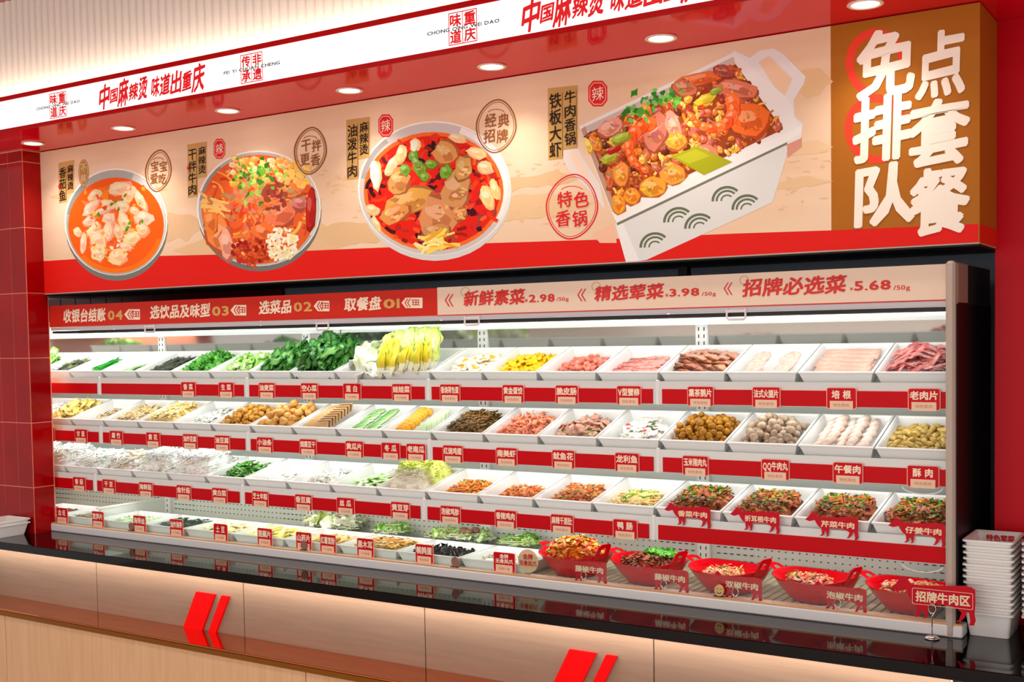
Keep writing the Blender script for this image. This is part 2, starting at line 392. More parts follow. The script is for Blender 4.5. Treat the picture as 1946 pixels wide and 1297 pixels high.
class Art:
    """flat print: polygons lie on the panel, each a hair in front of what it overlaps"""
    def __init__(s, Y): s.Y = Y; s.bb = []; s.parts = {}; s.bk = 'x'; s.top = 0
    def bucket(s, b): s.bk = b; s.parts.setdefault(b, MB())
    def level(s, q):
        x0 = min(a for a, _ in q); x1 = max(a for a, _ in q); z0 = min(b for _, b in q); z1 = max(b for _, b in q); L = 0
        for a in s.bb:
            if a[4] >= L and a[0] < x1 and a[1] > x0 and a[2] < z1 and a[3] > z0: L = a[4]+1
        s.bb.append((x0, x1, z0, z1, L)); s.top = max(s.top, L); return s.Y-(L+1)*1.4e-5
    def poly(s, pts, col):
        q = [AY(px, py, s.Y) for px, py in pts]; Y = s.level(q)
        s.parts[s.bk].add([(x, Y, z) for x, z in q], [list(range(len(q)))], col)
    def strip(s, T, B_, col):
        q = [AY(*p, s.Y) for p in T]; r_ = [AY(*p, s.Y) for p in B_]; Y = s.level(q+r_); n = len(q)
        s.parts[s.bk].add([(x, Y, z) for x, z in q+r_], [(i, i+1, n+i+1, n+i) for i in range(n-1)], col)
    def ell(s, cx, cy, rx, ry, rot, col, n=40, slant=0):
        P = []
        for i in range(n):
            a = 2*PI*i/n; x, y = rx*math.cos(a), ry*math.sin(a)
            P.append((cx+x*math.cos(rot)-y*math.sin(rot), cy+x*math.sin(rot)+y*math.cos(rot)+slant*x))
        s.poly(P, col)
    def ringf(s, cx, cy, rx, ry, t, col, rot=0, n=36, a0=0, a1=2*PI, power=1.0):
        vs = []
        for i in range(n+1):
            a = a0+(a1-a0)*i/n
            for q in (0, t):
                ca, sa = math.cos(a), math.sin(a)
                x = (rx-q)*math.copysign(abs(ca)**power, ca); y = (ry-q)*math.copysign(abs(sa)**power, sa)
                vs.append(AY(cx+x*math.cos(rot)-y*math.sin(rot), cy+x*math.sin(rot)+y*math.cos(rot), s.Y))
        Y = s.level(vs); vs = [(a, Y, b) for a, b in vs]
        s.parts[s.bk].add(vs, [(2*i, 2*i+1, 2*i+3, 2*i+2) for i in range(n)], col)
    def blob(s, cx, cy, rx, ry, rot, col, jag=.18, n=11):
        P = []
        for i in range(n):
            a = 2*PI*i/n; f = 1+R.uniform(-jag, jag); x, y = rx*f*math.cos(a), ry*f*math.sin(a)
            P.append((cx+x*math.cos(rot)-y*math.sin(rot), cy+x*math.sin(rot)+y*math.cos(rot)))
        s.poly(P, col)
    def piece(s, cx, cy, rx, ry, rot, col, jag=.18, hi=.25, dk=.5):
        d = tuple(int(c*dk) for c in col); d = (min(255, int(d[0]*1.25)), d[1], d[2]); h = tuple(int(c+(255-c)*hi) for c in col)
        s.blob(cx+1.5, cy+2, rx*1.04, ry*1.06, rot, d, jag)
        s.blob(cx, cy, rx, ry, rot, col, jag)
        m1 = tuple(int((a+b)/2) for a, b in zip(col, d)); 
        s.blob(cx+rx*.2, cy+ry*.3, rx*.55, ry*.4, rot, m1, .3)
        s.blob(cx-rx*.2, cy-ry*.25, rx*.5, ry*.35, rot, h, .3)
    def strand(s, cx, cy, L, w_, rot, col, bend=.5, n=7):
        P = []; Q = []
        for i in range(n):
            t = i/(n-1)-.5; a = rot+bend*t; x = cx+math.cos(rot)*L*t-math.sin(rot)*bend*L*(t*t-.1); y = cy+math.sin(rot)*L*t+math.cos(rot)*bend*L*(t*t-.1)
            nx, ny = -math.sin(a+bend*t), math.cos(a+bend*t); P.append((x+nx*w_/2, y+ny*w_/2)); Q.append((x-nx*w_/2, y-ny*w_/2))
        s.strip(P, Q, col)
def jit(c, v=18): return tuple(max(0, min(255, int(x+R.uniform(-v, v)))) for x in c)
A = Art(YP); A.bucket('brush_clouds')
# brush clouds on the beige ground
def cloud(x0, x1, yc, h, col):
    n = 26; T = []; Bt = []
    for i in range(n+1):
        t = i/n; x = x0+(x1-x0)*t; y = yc-(x-1000)*.07
        a = noise.noise(Vector((x*.021, yc*.1, 1)))*h*.35; b = noise.noise(Vector((x*.05, yc*.1, 5)))*h*.3
        e = max(.02, min(1, 4*t, 4*(1-t))); a *= e; b *= e; T.append((x, y-h*.5*e+a)); Bt.append((x, y+h*.5*e+b))
    A.strip(T, Bt, col)
cloud(95, 320, 312, 40, (226, 186, 142)); cloud(240, 400, 385, 46, (228, 190, 148)); cloud(330, 700, 430, 60, (229, 190, 146))
cloud(590, 760, 420, 42, (226, 188, 142)); cloud(900, 1110, 345, 26, (226, 188, 144)); cloud(880, 1130, 395, 40, (230, 194, 150))
cloud(1490, 1583, 196, 50, (228, 190, 142)); cloud(1400, 1583, 385, 18, (228, 192, 148)); cloud(1480, 1583, 320, 22, (230, 196, 154)); cloud(360, 480, 462, 20, (230, 192, 150))
for i in range(90):
    x = R.choice([R.uniform(600, 690), R.uniform(960, 1080), R.uniform(1470, 1575)]); y = R.uniform(300, 430)-(x-1000)*.06
    if 960 < x < 1080 or y > 60: A.blob(x, y, R.uniform(2, 8), R.uniform(1, 3), 0, (226, 188, 144), .4, 8)
# red band along the bottom
A.bucket('red_band')
band = [(90, 496), (200, 489), (420, 484), (650, 474), (940, 462), (1130, 456), (1400, 444), (1580, 438), (1720, 432), (1861, 425.5)]
bp = [AY(px, py, YP) for px, py in band]; bp[0] = (XB0, bp[0][1]); bp[-1] = (XB1, bp[-1][1])
for (xa, za), (xb, zb) in zip(bp, bp[1:]):
    q = [(xa, BZ0+.0035), (xb, BZ0+.0035), (xb, zb), (xa, za)]; Y = A.level(q)
    A.parts[A.bk].add([(a, Y, b) for a, b in q], [(0, 1, 2, 3)], (224, 28, 20))
zside = bp[-1][1]
m2 = MB(); m2.add([(XB1+.0034, YB-.003, BZ0+.0035), (XB1+.0034, YW, BZ0+.0035), (XB1+.0034, YW, zside), (XB1+.0034, YB-.003, zside)], [(0, 1, 2, 3)], (226, 40, 22))
m2.obj('red_side_band', VC, B, norm=False)

def bowl_print(cx, cy, rx, ry, sx, sy, srx, sry, soup, rim, base):
    A.ell(cx+1, cy+3, rx, ry, 0, base)                     # outer wall seen under the rim
    A.ell(cx, cy-3, rx, ry-4, 0, (246, 240, 232))          # rim
    A.ell(cx, cy-2, rx-3, ry-6, 0, rim)                    # inside
    A.ringf(cx, cy-2, rx-4, ry-7, 12, tuple(min(255, int(c*1.2)) for c in rim), a0=-1.2, a1=.5, n=20)
    A.ringf(cx, cy-2, rx-4, ry-7, 9, tuple(int(c*.82) for c in rim), a0=3.3, a1=4.0, n=20)
    A.ell(sx, sy, srx, sry, 0, soup)
A.bucket('printed_fish_soup')
# dish 1: tomato fish soup
bowl_print(220.5, 425, 98, 106, 220.5, 428.5, 91, 91, (248, 96, 14), (176, 178, 172), (120, 122, 118))
A.ringf(220.5, 428.5, 91, 91, 9, (252, 120, 20), a0=.3, a1=2.4)
for i in range(34):
    a = R.uniform(0, 2*PI); q = 66*R.random()**.6; A.blob(215+q*math.cos(a), 425+q*math.sin(a)*1.05, R.uniform(6, 14), R.uniform(4, 9), R.uniform(0, 3), jit((244, 130, 40), 22), .3)
for (x, y, a, b, r_) in [(228, 358, 22, 13, -.3), (180, 370, 14, 9, -.6), (265, 378, 8, 24, -.55), (172, 394, 20, 8, -.7), (205, 388, 13, 10, .2), (233, 392, 14, 12, .5), (272, 414, 19, 14, .2),
                         (178, 436, 17, 9, -.8), (158, 462, 6, 18, .1), (186, 455, 16, 19, .1), (186, 480, 15, 16, .2), (223, 487, 18, 15, .3), (251, 452, 17, 12, -.4), (236, 422, 9, 20, -.3),
                         (206, 415, 12, 12, .4), (147, 440, 7, 9, 0), (243, 372, 10, 12, .3), (270, 436, 12, 13, .2), (238, 468, 11, 8, .3), (205, 440, 9, 16, .2), (225, 440, 8, 15, -.3), (168, 420, 12, 8, -.5), (195, 400, 15, 5, -.3), (255, 400, 9, 7, .5)]:
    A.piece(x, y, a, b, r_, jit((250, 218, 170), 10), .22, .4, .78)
for i in range(46): A.blob(R.uniform(160, 275), R.uniform(350, 495), R.uniform(2, 5), R.uniform(1.5, 4), R.uniform(0, 3), jit(R.choice([(252, 200, 90), (255, 238, 205), (226, 90, 40), (250, 170, 60)]), 12), .4, 8)
for (x, y) in [(213, 388), (232, 380), (220, 384), (238, 372), (188, 408), (243, 432), (246, 424), (270, 421), (225, 398), (240, 438)]:
    A.blob(x, y, 4, 2.5, R.uniform(0, 3), jit((92, 150, 40), 20), .4)
A.bucket('printed_noodle_bowl')
# dish 2: dry mixed beef noodles
bowl_print(492, 399, 118, 114, 492, 398, 109, 104, (228, 96, 40), (178, 180, 172), (116, 116, 112))
for i in range(230):
    a = R.uniform(0, 2*PI); q = 103*R.random()**.5; x, y = 491+q*math.cos(a), 400+q*math.sin(a)*.93
    c = R.choice([(238, 120, 44), (214, 70, 30), (246, 160, 70), (190, 60, 30), (240, 180, 100), (226, 100, 60)])
    A.strand(x, y, R.uniform(12, 36), R.uniform(3, 6), R.uniform(0, PI), jit(c, 14), R.uniform(-.9, .9))
for i in range(70):
    A.strand(R.uniform(470, 540), R.uniform(400, 455), R.uniform(18, 40), R.uniform(3, 5), R.uniform(.9, 1.9), jit(R.choice([(232, 120, 70), (244, 150, 70), (200, 80, 50)]), 12), R.uniform(-.4, .4))
for (x, y, a, b, r_, c) in [(415, 445, 24, 36, -.2, (238, 140, 70)), (430, 462, 13, 30, -.1, (240, 170, 140)), (400, 420, 14, 26, .1, (240, 130, 50)), (535, 405, 28, 24, -.3, (226, 118, 80)), (500, 440, 22, 18, .2, (232, 112, 50)),
                            (570, 385, 16, 14, .4, (214, 120, 110)), (590, 400, 9, 40, .05, (196, 36, 24)), (548, 360, 26, 16, .3, (236, 130, 60))]:
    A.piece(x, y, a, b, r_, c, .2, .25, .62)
for i in range(16): A.strand(R.uniform(392, 425), R.uniform(375, 405), R.uniform(25, 45), 4, R.uniform(-.2, .7), jit((250, 196, 110), 10), R.uniform(-.5, .5))
for i in range(90): A.blob(R.gauss(485, 34), R.gauss(372, 22), R.uniform(4, 8), R.uniform(3, 6), R.uniform(0, 3), jit((200, 130, 80), 22), .4, 8)
for i in range(30): A.blob(R.gauss(520, 13), R.gauss(372, 16), R.uniform(4, 8), R.uniform(3, 6), R.uniform(0, 3), jit((140, 62, 44), 16), .4, 8)
for i in range(46): A.piece(R.uniform(440, 560), 300+abs(R.gauss(0, 22)), R.uniform(4, 8), R.uniform(4, 6), 0, jit(R.choice([(252, 206, 110), (246, 180, 80), (250, 226, 160)]), 12), .25, .4, .8)
for i in range(22): A.blob(R.uniform(545, 590), R.uniform(318, 352), R.uniform(5, 10), R.uniform(4, 7), R.uniform(0, 3), jit((252, 196, 100), 14), .3, 8)
for i in range(75):
    t = R.random(); x, y = R.choice([(R.gauss(490, 12), R.gauss(352, 22)), (R.gauss(505, 22), R.gauss(326, 8)), (R.gauss(462, 9), R.gauss(340, 12))])
    A.blob(x, y, R.uniform(3, 7), R.uniform(2, 4), R.uniform(0, 3), jit(R.choice([(110, 170, 50), (60, 120, 34), (160, 200, 90)]), 16), .4, 8)
for i in range(110):
    a = R.uniform(0, 2*PI); q = R.random()**.5; A.blob(477+36*q*math.cos(a), 478+24*q*math.sin(a), R.uniform(3, 6), R.uniform(2, 5), R.uniform(0, 3), jit(R.choice([(190, 52, 24), (150, 30, 18), (214, 84, 40)]), 12), .4, 8)
for i in range(120):
    a = R.uniform(0, 2*PI); q = R.random()**.5; A.blob(536+31*q*math.cos(a), 464+30*q*math.sin(a), R.uniform(3, 6), R.uniform(2, 4), R.uniform(0, 3), jit(R.choice([(244, 232, 190), (236, 220, 160), (252, 246, 220)]), 8), .4, 8)
A.bucket('printed_beef_bowl')
# dish 3: oil splashed beef
bowl_print(825.5, 361, 145.5, 132, 824, 364, 133, 113, (226, 32, 16), (206, 198, 194), (214, 214, 212))
A.ringf(824, 364, 133, 113, 7, (246, 110, 40))
for i in range(260):
    a = R.uniform(0, 2*PI); q = 126*R.random()**.6; x, y = 824+q*math.cos(a), 366+q*math.sin(a)*.84
    c = R.choice([(150, 24, 24), (196, 40, 30), (90, 16, 30), (230, 60, 30), (240, 90, 40), (170, 60, 50), (60, 14, 20)])
    if R.random() < .5: A.strand(x, y, R.uniform(10, 26), R.uniform(4, 8), R.uniform(0, PI), jit(c, 12), R.uniform(-.8, .8))
    else: A.blob(x, y, R.uniform(4, 9), R.uniform(3, 7), R.uniform(0, 3), jit(c, 12), .3, 8)
for (x, y, a, b, r_) in [(922, 318, 15, 11, .4), (925, 375, 12, 22, -.3), (940, 360, 8, 20, -.3), (745, 312, 8, 22, .5), (716, 336, 8, 26, .1), (708, 398, 12, 9, .3), (715, 425, 5, 16, -.4), (868, 262, 16, 8, .3), (905, 290, 18, 9, .3), (788, 275, 9, 13, .2), (762, 292, 10, 18, .3)]:
    A.piece(x, y, a, b, r_, jit((250, 214, 150), 10), .2, .5, .85)
A.piece(712, 330, 9, 24, -.1, (252, 240, 222), .15, .3, .85)
for (x, y, a, b, r_) in [(775, 385, 46, 24, -.45), (750, 405, 28, 18, -.5), (832, 412, 34, 40, .2), (866, 360, 27, 34, .1), (880, 320, 16, 24, .3), (846, 290, 22, 24, .3), (758, 345, 20, 26, .3), (872, 405, 14, 16, .2), (828, 440, 26, 16, 0)]:
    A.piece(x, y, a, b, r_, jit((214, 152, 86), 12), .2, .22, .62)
    for k in range(9): A.blob(x+R.uniform(-.6, .6)*a, y+R.uniform(-.6, .6)*b, R.uniform(2, 8), R.uniform(1, 4), r_+R.uniform(-.5, .5), jit(R.choice([(232, 178, 110), (186, 116, 60), (240, 196, 130)]), 12), .4, 8)
for i in range(22): A.strand(R.uniform(800, 862), R.uniform(445, 474), R.uniform(25, 44), R.uniform(4, 7), R.uniform(-.7, .5), jit(R.choice([(252, 222, 100), (240, 170, 40), (250, 236, 160)]), 8), R.uniform(-1, 1))
for (x, y, a, b) in [(769, 322, 10, 11), (798, 322, 11, 15), (786, 296, 9, 11), (818, 312, 11, 8), (847, 326, 10, 13), (806, 336, 8, 9), (790, 308, 6, 12)]:
    A.piece(x, y, a, b, R.uniform(-.5, .5), jit((116, 176, 60), 18), .2, .3, .7)
A.blob(788, 276, 7, 10, .2, (236, 244, 220), .3)
A.bucket('printed_shrimp_pot')
# dish 4: iron plate shrimp pot
TW = (226, 224, 220)
A.poly([(1066, 292), (1075, 280), (1100, 284), (1108, 300), (1140, 350), (1150, 400), (1128, 370), (1080, 322)], (232, 222, 214))
A.poly([(1080, 292), (1098, 292), (1124, 350), (1100, 330)], (244, 216, 190))
A.poly([(1385, 108), (1395, 96), (1425, 110), (1444, 96), (1470, 92), (1490, 104), (1531, 146), (1527, 160), (1508, 190), (1510, 222), (1526, 236), (1522, 262), (1495, 290), (1440, 250)], (232, 230, 228))
A.poly([(1441, 118), (1462, 106), (1506, 150), (1492, 182), (1480, 178)], (240, 206, 172))
A.poly([(1495, 275), (1524, 262), (1524, 280), (1497, 300)], (214, 150, 130))
A.poly([(1125, 445), (1166, 425), (1172, 462), (1140, 462)], (242, 190, 160))
A.poly([(1101, 240), (1395, 99), (1500, 190), (1520, 250), (1166, 413)], (238, 234, 230))
A.poly([(1110, 242), (1394, 108), (1400, 130), (1130, 262)], (208, 188, 180))
A.poly([(1104, 246), (1112, 240), (1178, 396), (1166, 408)], (190, 150, 130))
A.poly([(1169, 425), (1495, 268), (1494, 300), (1468, 384), (1440, 398), (1229, 494), (1190, 500)], (222, 222, 218))
A.poly([(1169, 425), (1184, 425), (1215, 495), (1190, 500)], (236, 236, 232))
A.poly([(1162, 404), (1522, 240), (1523, 252), (1496, 270), (1172, 424)], (240, 238, 234))
A.poly([(1172, 424), (1496, 270), (1496, 275), (1173, 429)], (120, 122, 104))
P4 = [(1118, 250), (1395, 118), (1480, 200), (1490, 240), (1180, 398)]
def in4():
    while True:
        u, v = R.random(), R.random()
        # quad: TL(1116,250) TR(1398,118) BR(1488,245) BL(1172,396)
        x = (1-v)*((1-u)*1116+u*1398)+v*((1-u)*1172+u*1488); y = (1-v)*((1-u)*252+u*122)+v*((1-u)*394+u*246)
        return x, y
A.poly([(1116, 254), (1398, 122), (1488, 246), (1172, 398)], (150, 64, 24))
for i in range(420):
    x, y = in4(); c = R.choice([(226, 130, 40), (196, 84, 30), (240, 170, 60), (160, 60, 26), (214, 100, 60), (200, 110, 90), (120, 40, 20), (246, 200, 90)])
    if R.random() < .35: A.strand(x, y, R.uniform(12, 26), R.uniform(3, 6), R.uniform(0, PI), jit(c, 12), R.uniform(-.9, .9))
    else: A.piece(x, y, R.uniform(5, 11), R.uniform(4, 8), R.uniform(0, 3), jit(c, 12), .25, .3, .62)
for (x, y, a, b, r_, c) in [(1160, 242, 24, 16, -.5, (238, 160, 130)), (1130, 272, 18, 10, 1.0, (240, 140, 50)), (1245, 250, 22, 36, .3, (206, 120, 96)), (1280, 240, 14, 30, -.4, (232, 150, 124)), (1330, 150, 46, 13, -.2, (232, 110, 50)), (1375, 135, 20, 12, .2, (180, 80, 60)),
                            (1400, 168, 40, 17, .2, (222, 124, 90)), (1300, 166, 24, 16, .1, (200, 120, 80)), (1425, 228, 38, 32, .12, (240, 110, 36)), (1345, 290, 22, 14, .6, (214, 130, 100)), (1285, 268, 20, 17, -.4, (244, 160, 60)),
                            (1175, 388, 14, 18, 0, (240, 150, 40)), (1240, 355, 26, 20, 0, (240, 160, 50)), (1280, 332, 24, 18, 0, (238, 156, 60)), (1200, 372, 16, 16, 0, (240, 150, 40)), (1180, 330, 16, 22, 0, (236, 150, 60)), (1158, 338, 8, 20, 0, (220, 110, 60))]:
    A.piece(x, y, a, b, r_, c, .16, .3, .62)
    for k in range(12): A.blob(x+R.uniform(-.7, .7)*a, y+R.uniform(-.7, .7)*b, R.uniform(1.5, 5), R.uniform(1, 3), R.uniform(0, 3), jit(tuple(min(255, int(q*R.choice([.75, 1.15, 1.25]))) for q in c), 10), .4, 7)
def shrimp_print(cx, cy, r_, a0, a1, wd, col):
    n = 9
    for i in range(n):
        t = i/(n-1); a = a0+(a1-a0)*t; q = wd*(1-.55*t); A.piece(cx+r_*math.cos(a), cy+r_*math.sin(a)*.9, q, q*.8, a+PI/2, jit(col if i % 2 else tuple(min(255, c+24) for c in col), 8), .12, .35, .7)
shrimp_print(1247, 280, 52, 4.4, 2.0, 17, (238, 90, 24)); shrimp_print(1352, 205, 42, -.3, 2.7, 17, (240, 96, 26))
A.poly([(1275, 298), (1325, 278), (1392, 308), (1338, 333)], (166, 168, 26)); A.poly([(1285, 299), (1322, 284), (1350, 296), (1310, 312)], (186, 186, 40))
for (x, y, a, b, c) in [(1340, 188, 24, 8, (214, 196, 40)), (1180, 262, 18, 8, (170, 196, 60)), (1158, 300, 16, 8, (176, 190, 50)), (1118, 276, 7, 16, (248, 220, 90)), (1165, 285, 14, 5, (190, 30, 20)), (1360, 172, 12, 5, (150, 190, 60))]:
    A.piece(x, y, a, b, -.4, c, .2, .3, .7)
for i in range(46):
    x, y = R.choice([(R.gauss(1235, 18), R.gauss(196, 12)), (R.gauss(1205, 12), R.gauss(220, 10)), (R.gauss(1270, 16), R.gauss(184, 7))])
    A.blob(x, y, R.uniform(4, 9), R.uniform(3, 6), R.uniform(0, 3), jit(R.choice([(84, 170, 60), (120, 200, 90), (50, 130, 40)]), 14), .45, 8)
for (cx, cy) in [(1382, 382), (1420, 398), (1290, 422), (1330, 434), (1245, 470), (1330, 408)][:5]:
    for q, t in ((30, 5), (22, 4), (13, 3)): A.ringf(cx, cy, q, q*.95, t, (104, 112, 88), a0=PI*1.02, a1=PI*1.78, n=14, rot=-.1)
A.bucket('badge')
# badges
def oval_badge(cx, cy, rx, ry, col, top, bot, fill=None):
    if fill: A.ell(cx, cy, rx, ry, .12, fill)
    A.ringf(cx, cy, rx, ry, 2.6, col, rot=.12, power=1.12); A.ringf(cx, cy, rx-4.5, ry-5, 1.2, col, rot=.12, power=1.12)
    A.ringf(cx, cy-ry*.45, rx*.45, ry*.18, 1.3, col, a0=3.5, a1=5.9, n=8)
    for i, ch in enumerate(top+bot):
        x = cx+(-.30 if i % 2 == 0 else .33)*rx+(-.04*rx if i > 1 else .02*rx); y = cy+(-.22 if i < 2 else .36)*ry
        T_.append((ch, x, y, rx*.56, ry*.48, col, 1, TG[0]))
    TG[0] += 1
T_ = []; TG = [0]
oval_badge(301, 325, 25.5, 41, (150, 88, 44), '宝宝', '爱吃'); oval_badge(590, 287, 31.5, 46, (150, 88, 44), '干拌', '更香'); oval_badge(943, 240, 39, 52, (150, 88, 44), '经典', '招牌')
oval_badge(1087, 393, 50, 63, (222, 30, 34), '特色', '香锅')
def octa(cx, cy, rx, ry, ch):
    for k, c in ((1, (222, 38, 40)), (.86, (244, 200, 176)), (.80, (222, 38, 40))):
        A.poly([(cx+rx*k*math.copysign(1, math.cos(a))*(1 if abs(math.cos(a)) > .7 else .5), cy+ry*k*math.copysign(1, math.sin(a))*(1 if abs(math.sin(a)) > .7 else .55)) for a in [PI/8+i*PI/4 for i in range(8)]], c)
    T_.append((ch, cx, cy, rx*1.25, ry*1.05, (250, 228, 205), 0, TG[0])); TG[0] += 1
octa(417, 283, 11, 19, '辣'); octa(733, 239, 14, 21.5, '辣'); octa(1136, 178, 18, 24.5, '辣')
# gold no-spice pill
A.ell(159, 329, 10, 26, 0, (176, 128, 64)); A.ell(159, 329, 8.6, 24, 0, (232, 200, 150)); A.ell(159, 329, 7.8, 23, 0, (186, 138, 72))
T_.append(('不', 159, 319, 10, 15, (246, 220, 176), 0, TG[0])); T_.append(('辣', 159, 339, 10, 15, (246, 220, 176), 0, TG[0])); TG[0] += 1
def vlabel(x0, y0, x1, y1, xr1, yr1, right, left, dot, gold=(200, 158, 92)):
    """two-column vertical dish name on gold slips; left slip is the longer one"""
    xm = (x0+x1)/2
    A.poly([(x0, y0+6), (xm, y0+3), (xm+1, y1), (x0+1, y1+3)], gold); A.poly([(xm, y0+3), (x1, y0), (xr1, yr1), (xm+.5, yr1+4)], gold)
    A.poly([(xm-1.2, y0+14), (xm-.2, y0+14), (xm+.3, y1-4), (xm-.7, y1-4)], (60, 40, 24))
    A.poly([(x1-3, y0+9), (x1-2.2, y0+9), (xr1-2.2, yr1-6), (xr1-3, yr1-6)], (60, 40, 24))
    wcol = (x1-x0)*.40; n = len(left); hL = (y1-y0-16)/n
    if dot: A.ell(x0+3, y0+6+hL*dot, 3.6, 4.4, 0, (220, 50, 30))
    for i, ch in enumerate(left): T_.append((ch, x0+(x1-x0)*.25, y0+14+hL*(i+.5), wcol, hL*.92, (46, 26, 16), 1, TG[0]))
    n = len(right); h_ = (yr1-y0-14)/n
    for i, ch in enumerate(right): T_.append((ch, x0+(x1-x0)*.74, y0+9+h_*(i+.5), wcol*.92, h_*.92, (46, 26, 16), 1, TG[0]))
    TG[0] += 1
vlabel(111, 304, 141, 384, 141, 366, '麻辣烫', '香茄鱼', 2.1, (206, 158, 92)); vlabel(356, 269, 393, 374, 393, 336, '麻辣烫', '干拌牛肉', 2, (204, 162, 98))
vlabel(658, 222, 703, 340, 703, 300, '麻辣烫', '油泼牛肉', 0); vlabel(1041, 162, 1098, 302, 1098, 282, '牛肉香锅', '铁板大虾', 0)
A.bucket('brush_rings')
# red brush circles behind the gold panel lettering
A.ringf(1665, 120, 58, 66, 16, (236, 66, 44), a0=.2+PI*.5, a1=PI*2+.1, n=30); A.ringf(1665, 245, 60, 66, 15, (236, 66, 44), a0=PI*.35, a1=PI*2-.3, n=34)
YT = A.Y-(A.top+4)*1.4e-5-.0002
for b, m in A.parts.items(): stuff(m.obj(b, VC, B, norm=False))
for grp in range(TG[0]+1):
    tm = MB(); tt = [t for t in T_ if t[7] == grp]
    for ch, x, y, w_, h_, col, bd, _ in tt: pglyph(tm, ch, x, y, w_, h_, YT, bold=bd, col=col, rise=.08)
    if tt: tm.obj('dish_lettering', VC, B, norm=False)
gm = MB()
for ch, x0, x1, y0, y1 in (('免', 1627, 1740, 55, 184), ('点', 1740, 1836, 58, 184), ('排', 1620, 1733, 180, 306), ('套', 1725, 1844, 188, 316), ('队', 1624, 1740, 310, 428), ('餐', 1728, 1844, 318, 446)):
    pglyph(gm, ch, (x0+x1)/2, (y0+y1)/2, x1-x0, y1-y0, YT, bold=2, shear=.03, rise=.08)
gm.obj('slogan_lettering', mat('cream_paint', (250, 236, 220), .5), B, norm=False)

# ================================================================== COUNTER
GR = mat('black_granite', (6, 1, 2), .05, spec=.22, col2=(10, 3, 4), scale=300)
ctm = MB(); cpt = [(-5.2, 2.70), (.85, 2.70), (.85, 3.176), (-.572, 3.176), (-.572, 3.60), (-5.2, 3.60)]
ctm.add([(x, y, z) for z in (.82, .8485) for x, y in cpt]+[(x+(.0015 if x < 0 else -.0015)*0, y+(.0015 if y < 2.9 else 0), .85) for x, y in cpt], [(5, 4, 3, 2, 1, 0), (12, 13, 14, 15, 16, 17)]+[(k+6*q, (k+1) % 6+6*q, (k+1) % 6+6*(q+1), k+6*(q+1)) for q in (0, 1) for k in range(6)])
ct = ctm.obj('countertop', GR); tag(ct, 'glossy black stone countertop running below the display case', 'countertop')
cb = thing('counter_front', 'beige panelled counter front lit from under the black slab', 'counter', (-2.6, 2.78, 0))
PM = mat('beige_laminate', (136, 114, 100), .5, col2=(130, 108, 94), noise_=(.8, 14, 14), scale=6)
xs = [-5.2, -4.347, -3.594, -2.841, -2.088, -1.335, -.583]
for a, b in zip(xs, xs[1:]): MB().box(a+.0015, b-.0015, 2.76, 2.775, .0, .8195, bev=.001).obj('panel', PM, cb)
MB().box(-5.2, -.583, 2.777, 2.80, 0, .8195).obj('carcass', mat('seam_brown', (70, 45, 30), .7), cb)
MB().box(-.583, -.579, 2.752, 2.80, 0, .8195).obj('corner_trim', mat('brass_edge', (226, 196, 150), .3, .6), cb)
MB().box(-.578, .9, 2.76, 2.80, 0, .8195).obj('dark_panel', mat('dark_base', (24, 16, 14), .4), cb)
for s, (xa, wd, zt_) in {0: (-3.06, .092, .751), 1: (-2.937, .036, .751), 2: (-1.587, .084, .744), 3: (-1.473, .033, .744)}.items():
    k = (zt_-.61)*.52
    MB().prism([(xa, zt_), (xa+wd, zt_), (xa+wd-k, .61), (xa-k, .61)], 2.751, 2.7605).obj('slanted_stripe', mat('stripe_red', (228, 0, 6), .4, spec=.12), cb)
CO = mat('polished_copper', (238, 146, 88), .06, 1)
sr = thing('tray_rail', 'polished copper tray ledge along the counter front', 'rail', (-2.6, 2.68, .6))
MB().box(-5.2, -.583, 2.612, 2.7585, .614, .62, bev=.001).obj('ledge_top', CO, sr)
MB().box(-5.2, -.583, 2.610, 2.622, .596, .6135, bev=.001).obj('ledge_lip', mat('brushed_bronze', (150, 92, 34), .3, .7), sr)
MB().box(-5.2, -.583, 2.66, 2.7585, .600, .6135).obj('ledge_bracket', mat('brushed_bronze', (150, 92, 34), .3, .7), sr)
lp = thing('lower_cladding', 'light wood laminate cladding below the copper ledge', 'cladding', (-2.6, 2.65, 0))
WM = mat('pale_wood', (222, 178, 138), .5, col2=(214, 168, 126), noise_=(12, 12, .7), scale=5)
xs2 = [-5.2, -3.965, -2.45, -.95, -.583]
for a, b in zip(xs2, xs2[1:]): MB().box(a+.0015, b-.0015, 2.63, 2.65, 0, .5985, bev=.001).obj('panel', WM, lp)

# ================================================================== DISPLAY CASE
D = thing('display_fridge', 'long white open-front refrigerated display case with tiered shelves', 'refrigerator', (-2.6, 3.1, .85))
YF = 3.05; YK = 3.375
BOUNDS = [XR-MOD*k for k in range(6)]       # module boundaries
# bumper rail
MB().box(-4.134, -.60, 2.960, 3.02, .8505, .880, bev=.003).obj('bumper', GREYP, D)
MB().box(-4.134, -.60, 2.962, 2.974, .880, .884).obj('bumper_strip', mat('warm_edge', (214, 160, 110), .4), D)
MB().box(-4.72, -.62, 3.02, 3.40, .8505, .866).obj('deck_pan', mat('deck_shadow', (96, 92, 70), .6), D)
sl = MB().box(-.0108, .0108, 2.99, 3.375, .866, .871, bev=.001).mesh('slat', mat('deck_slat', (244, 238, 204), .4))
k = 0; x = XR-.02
while x > -4.6: o = link('slat', sl, D); o.location.x += x; x -= .0265
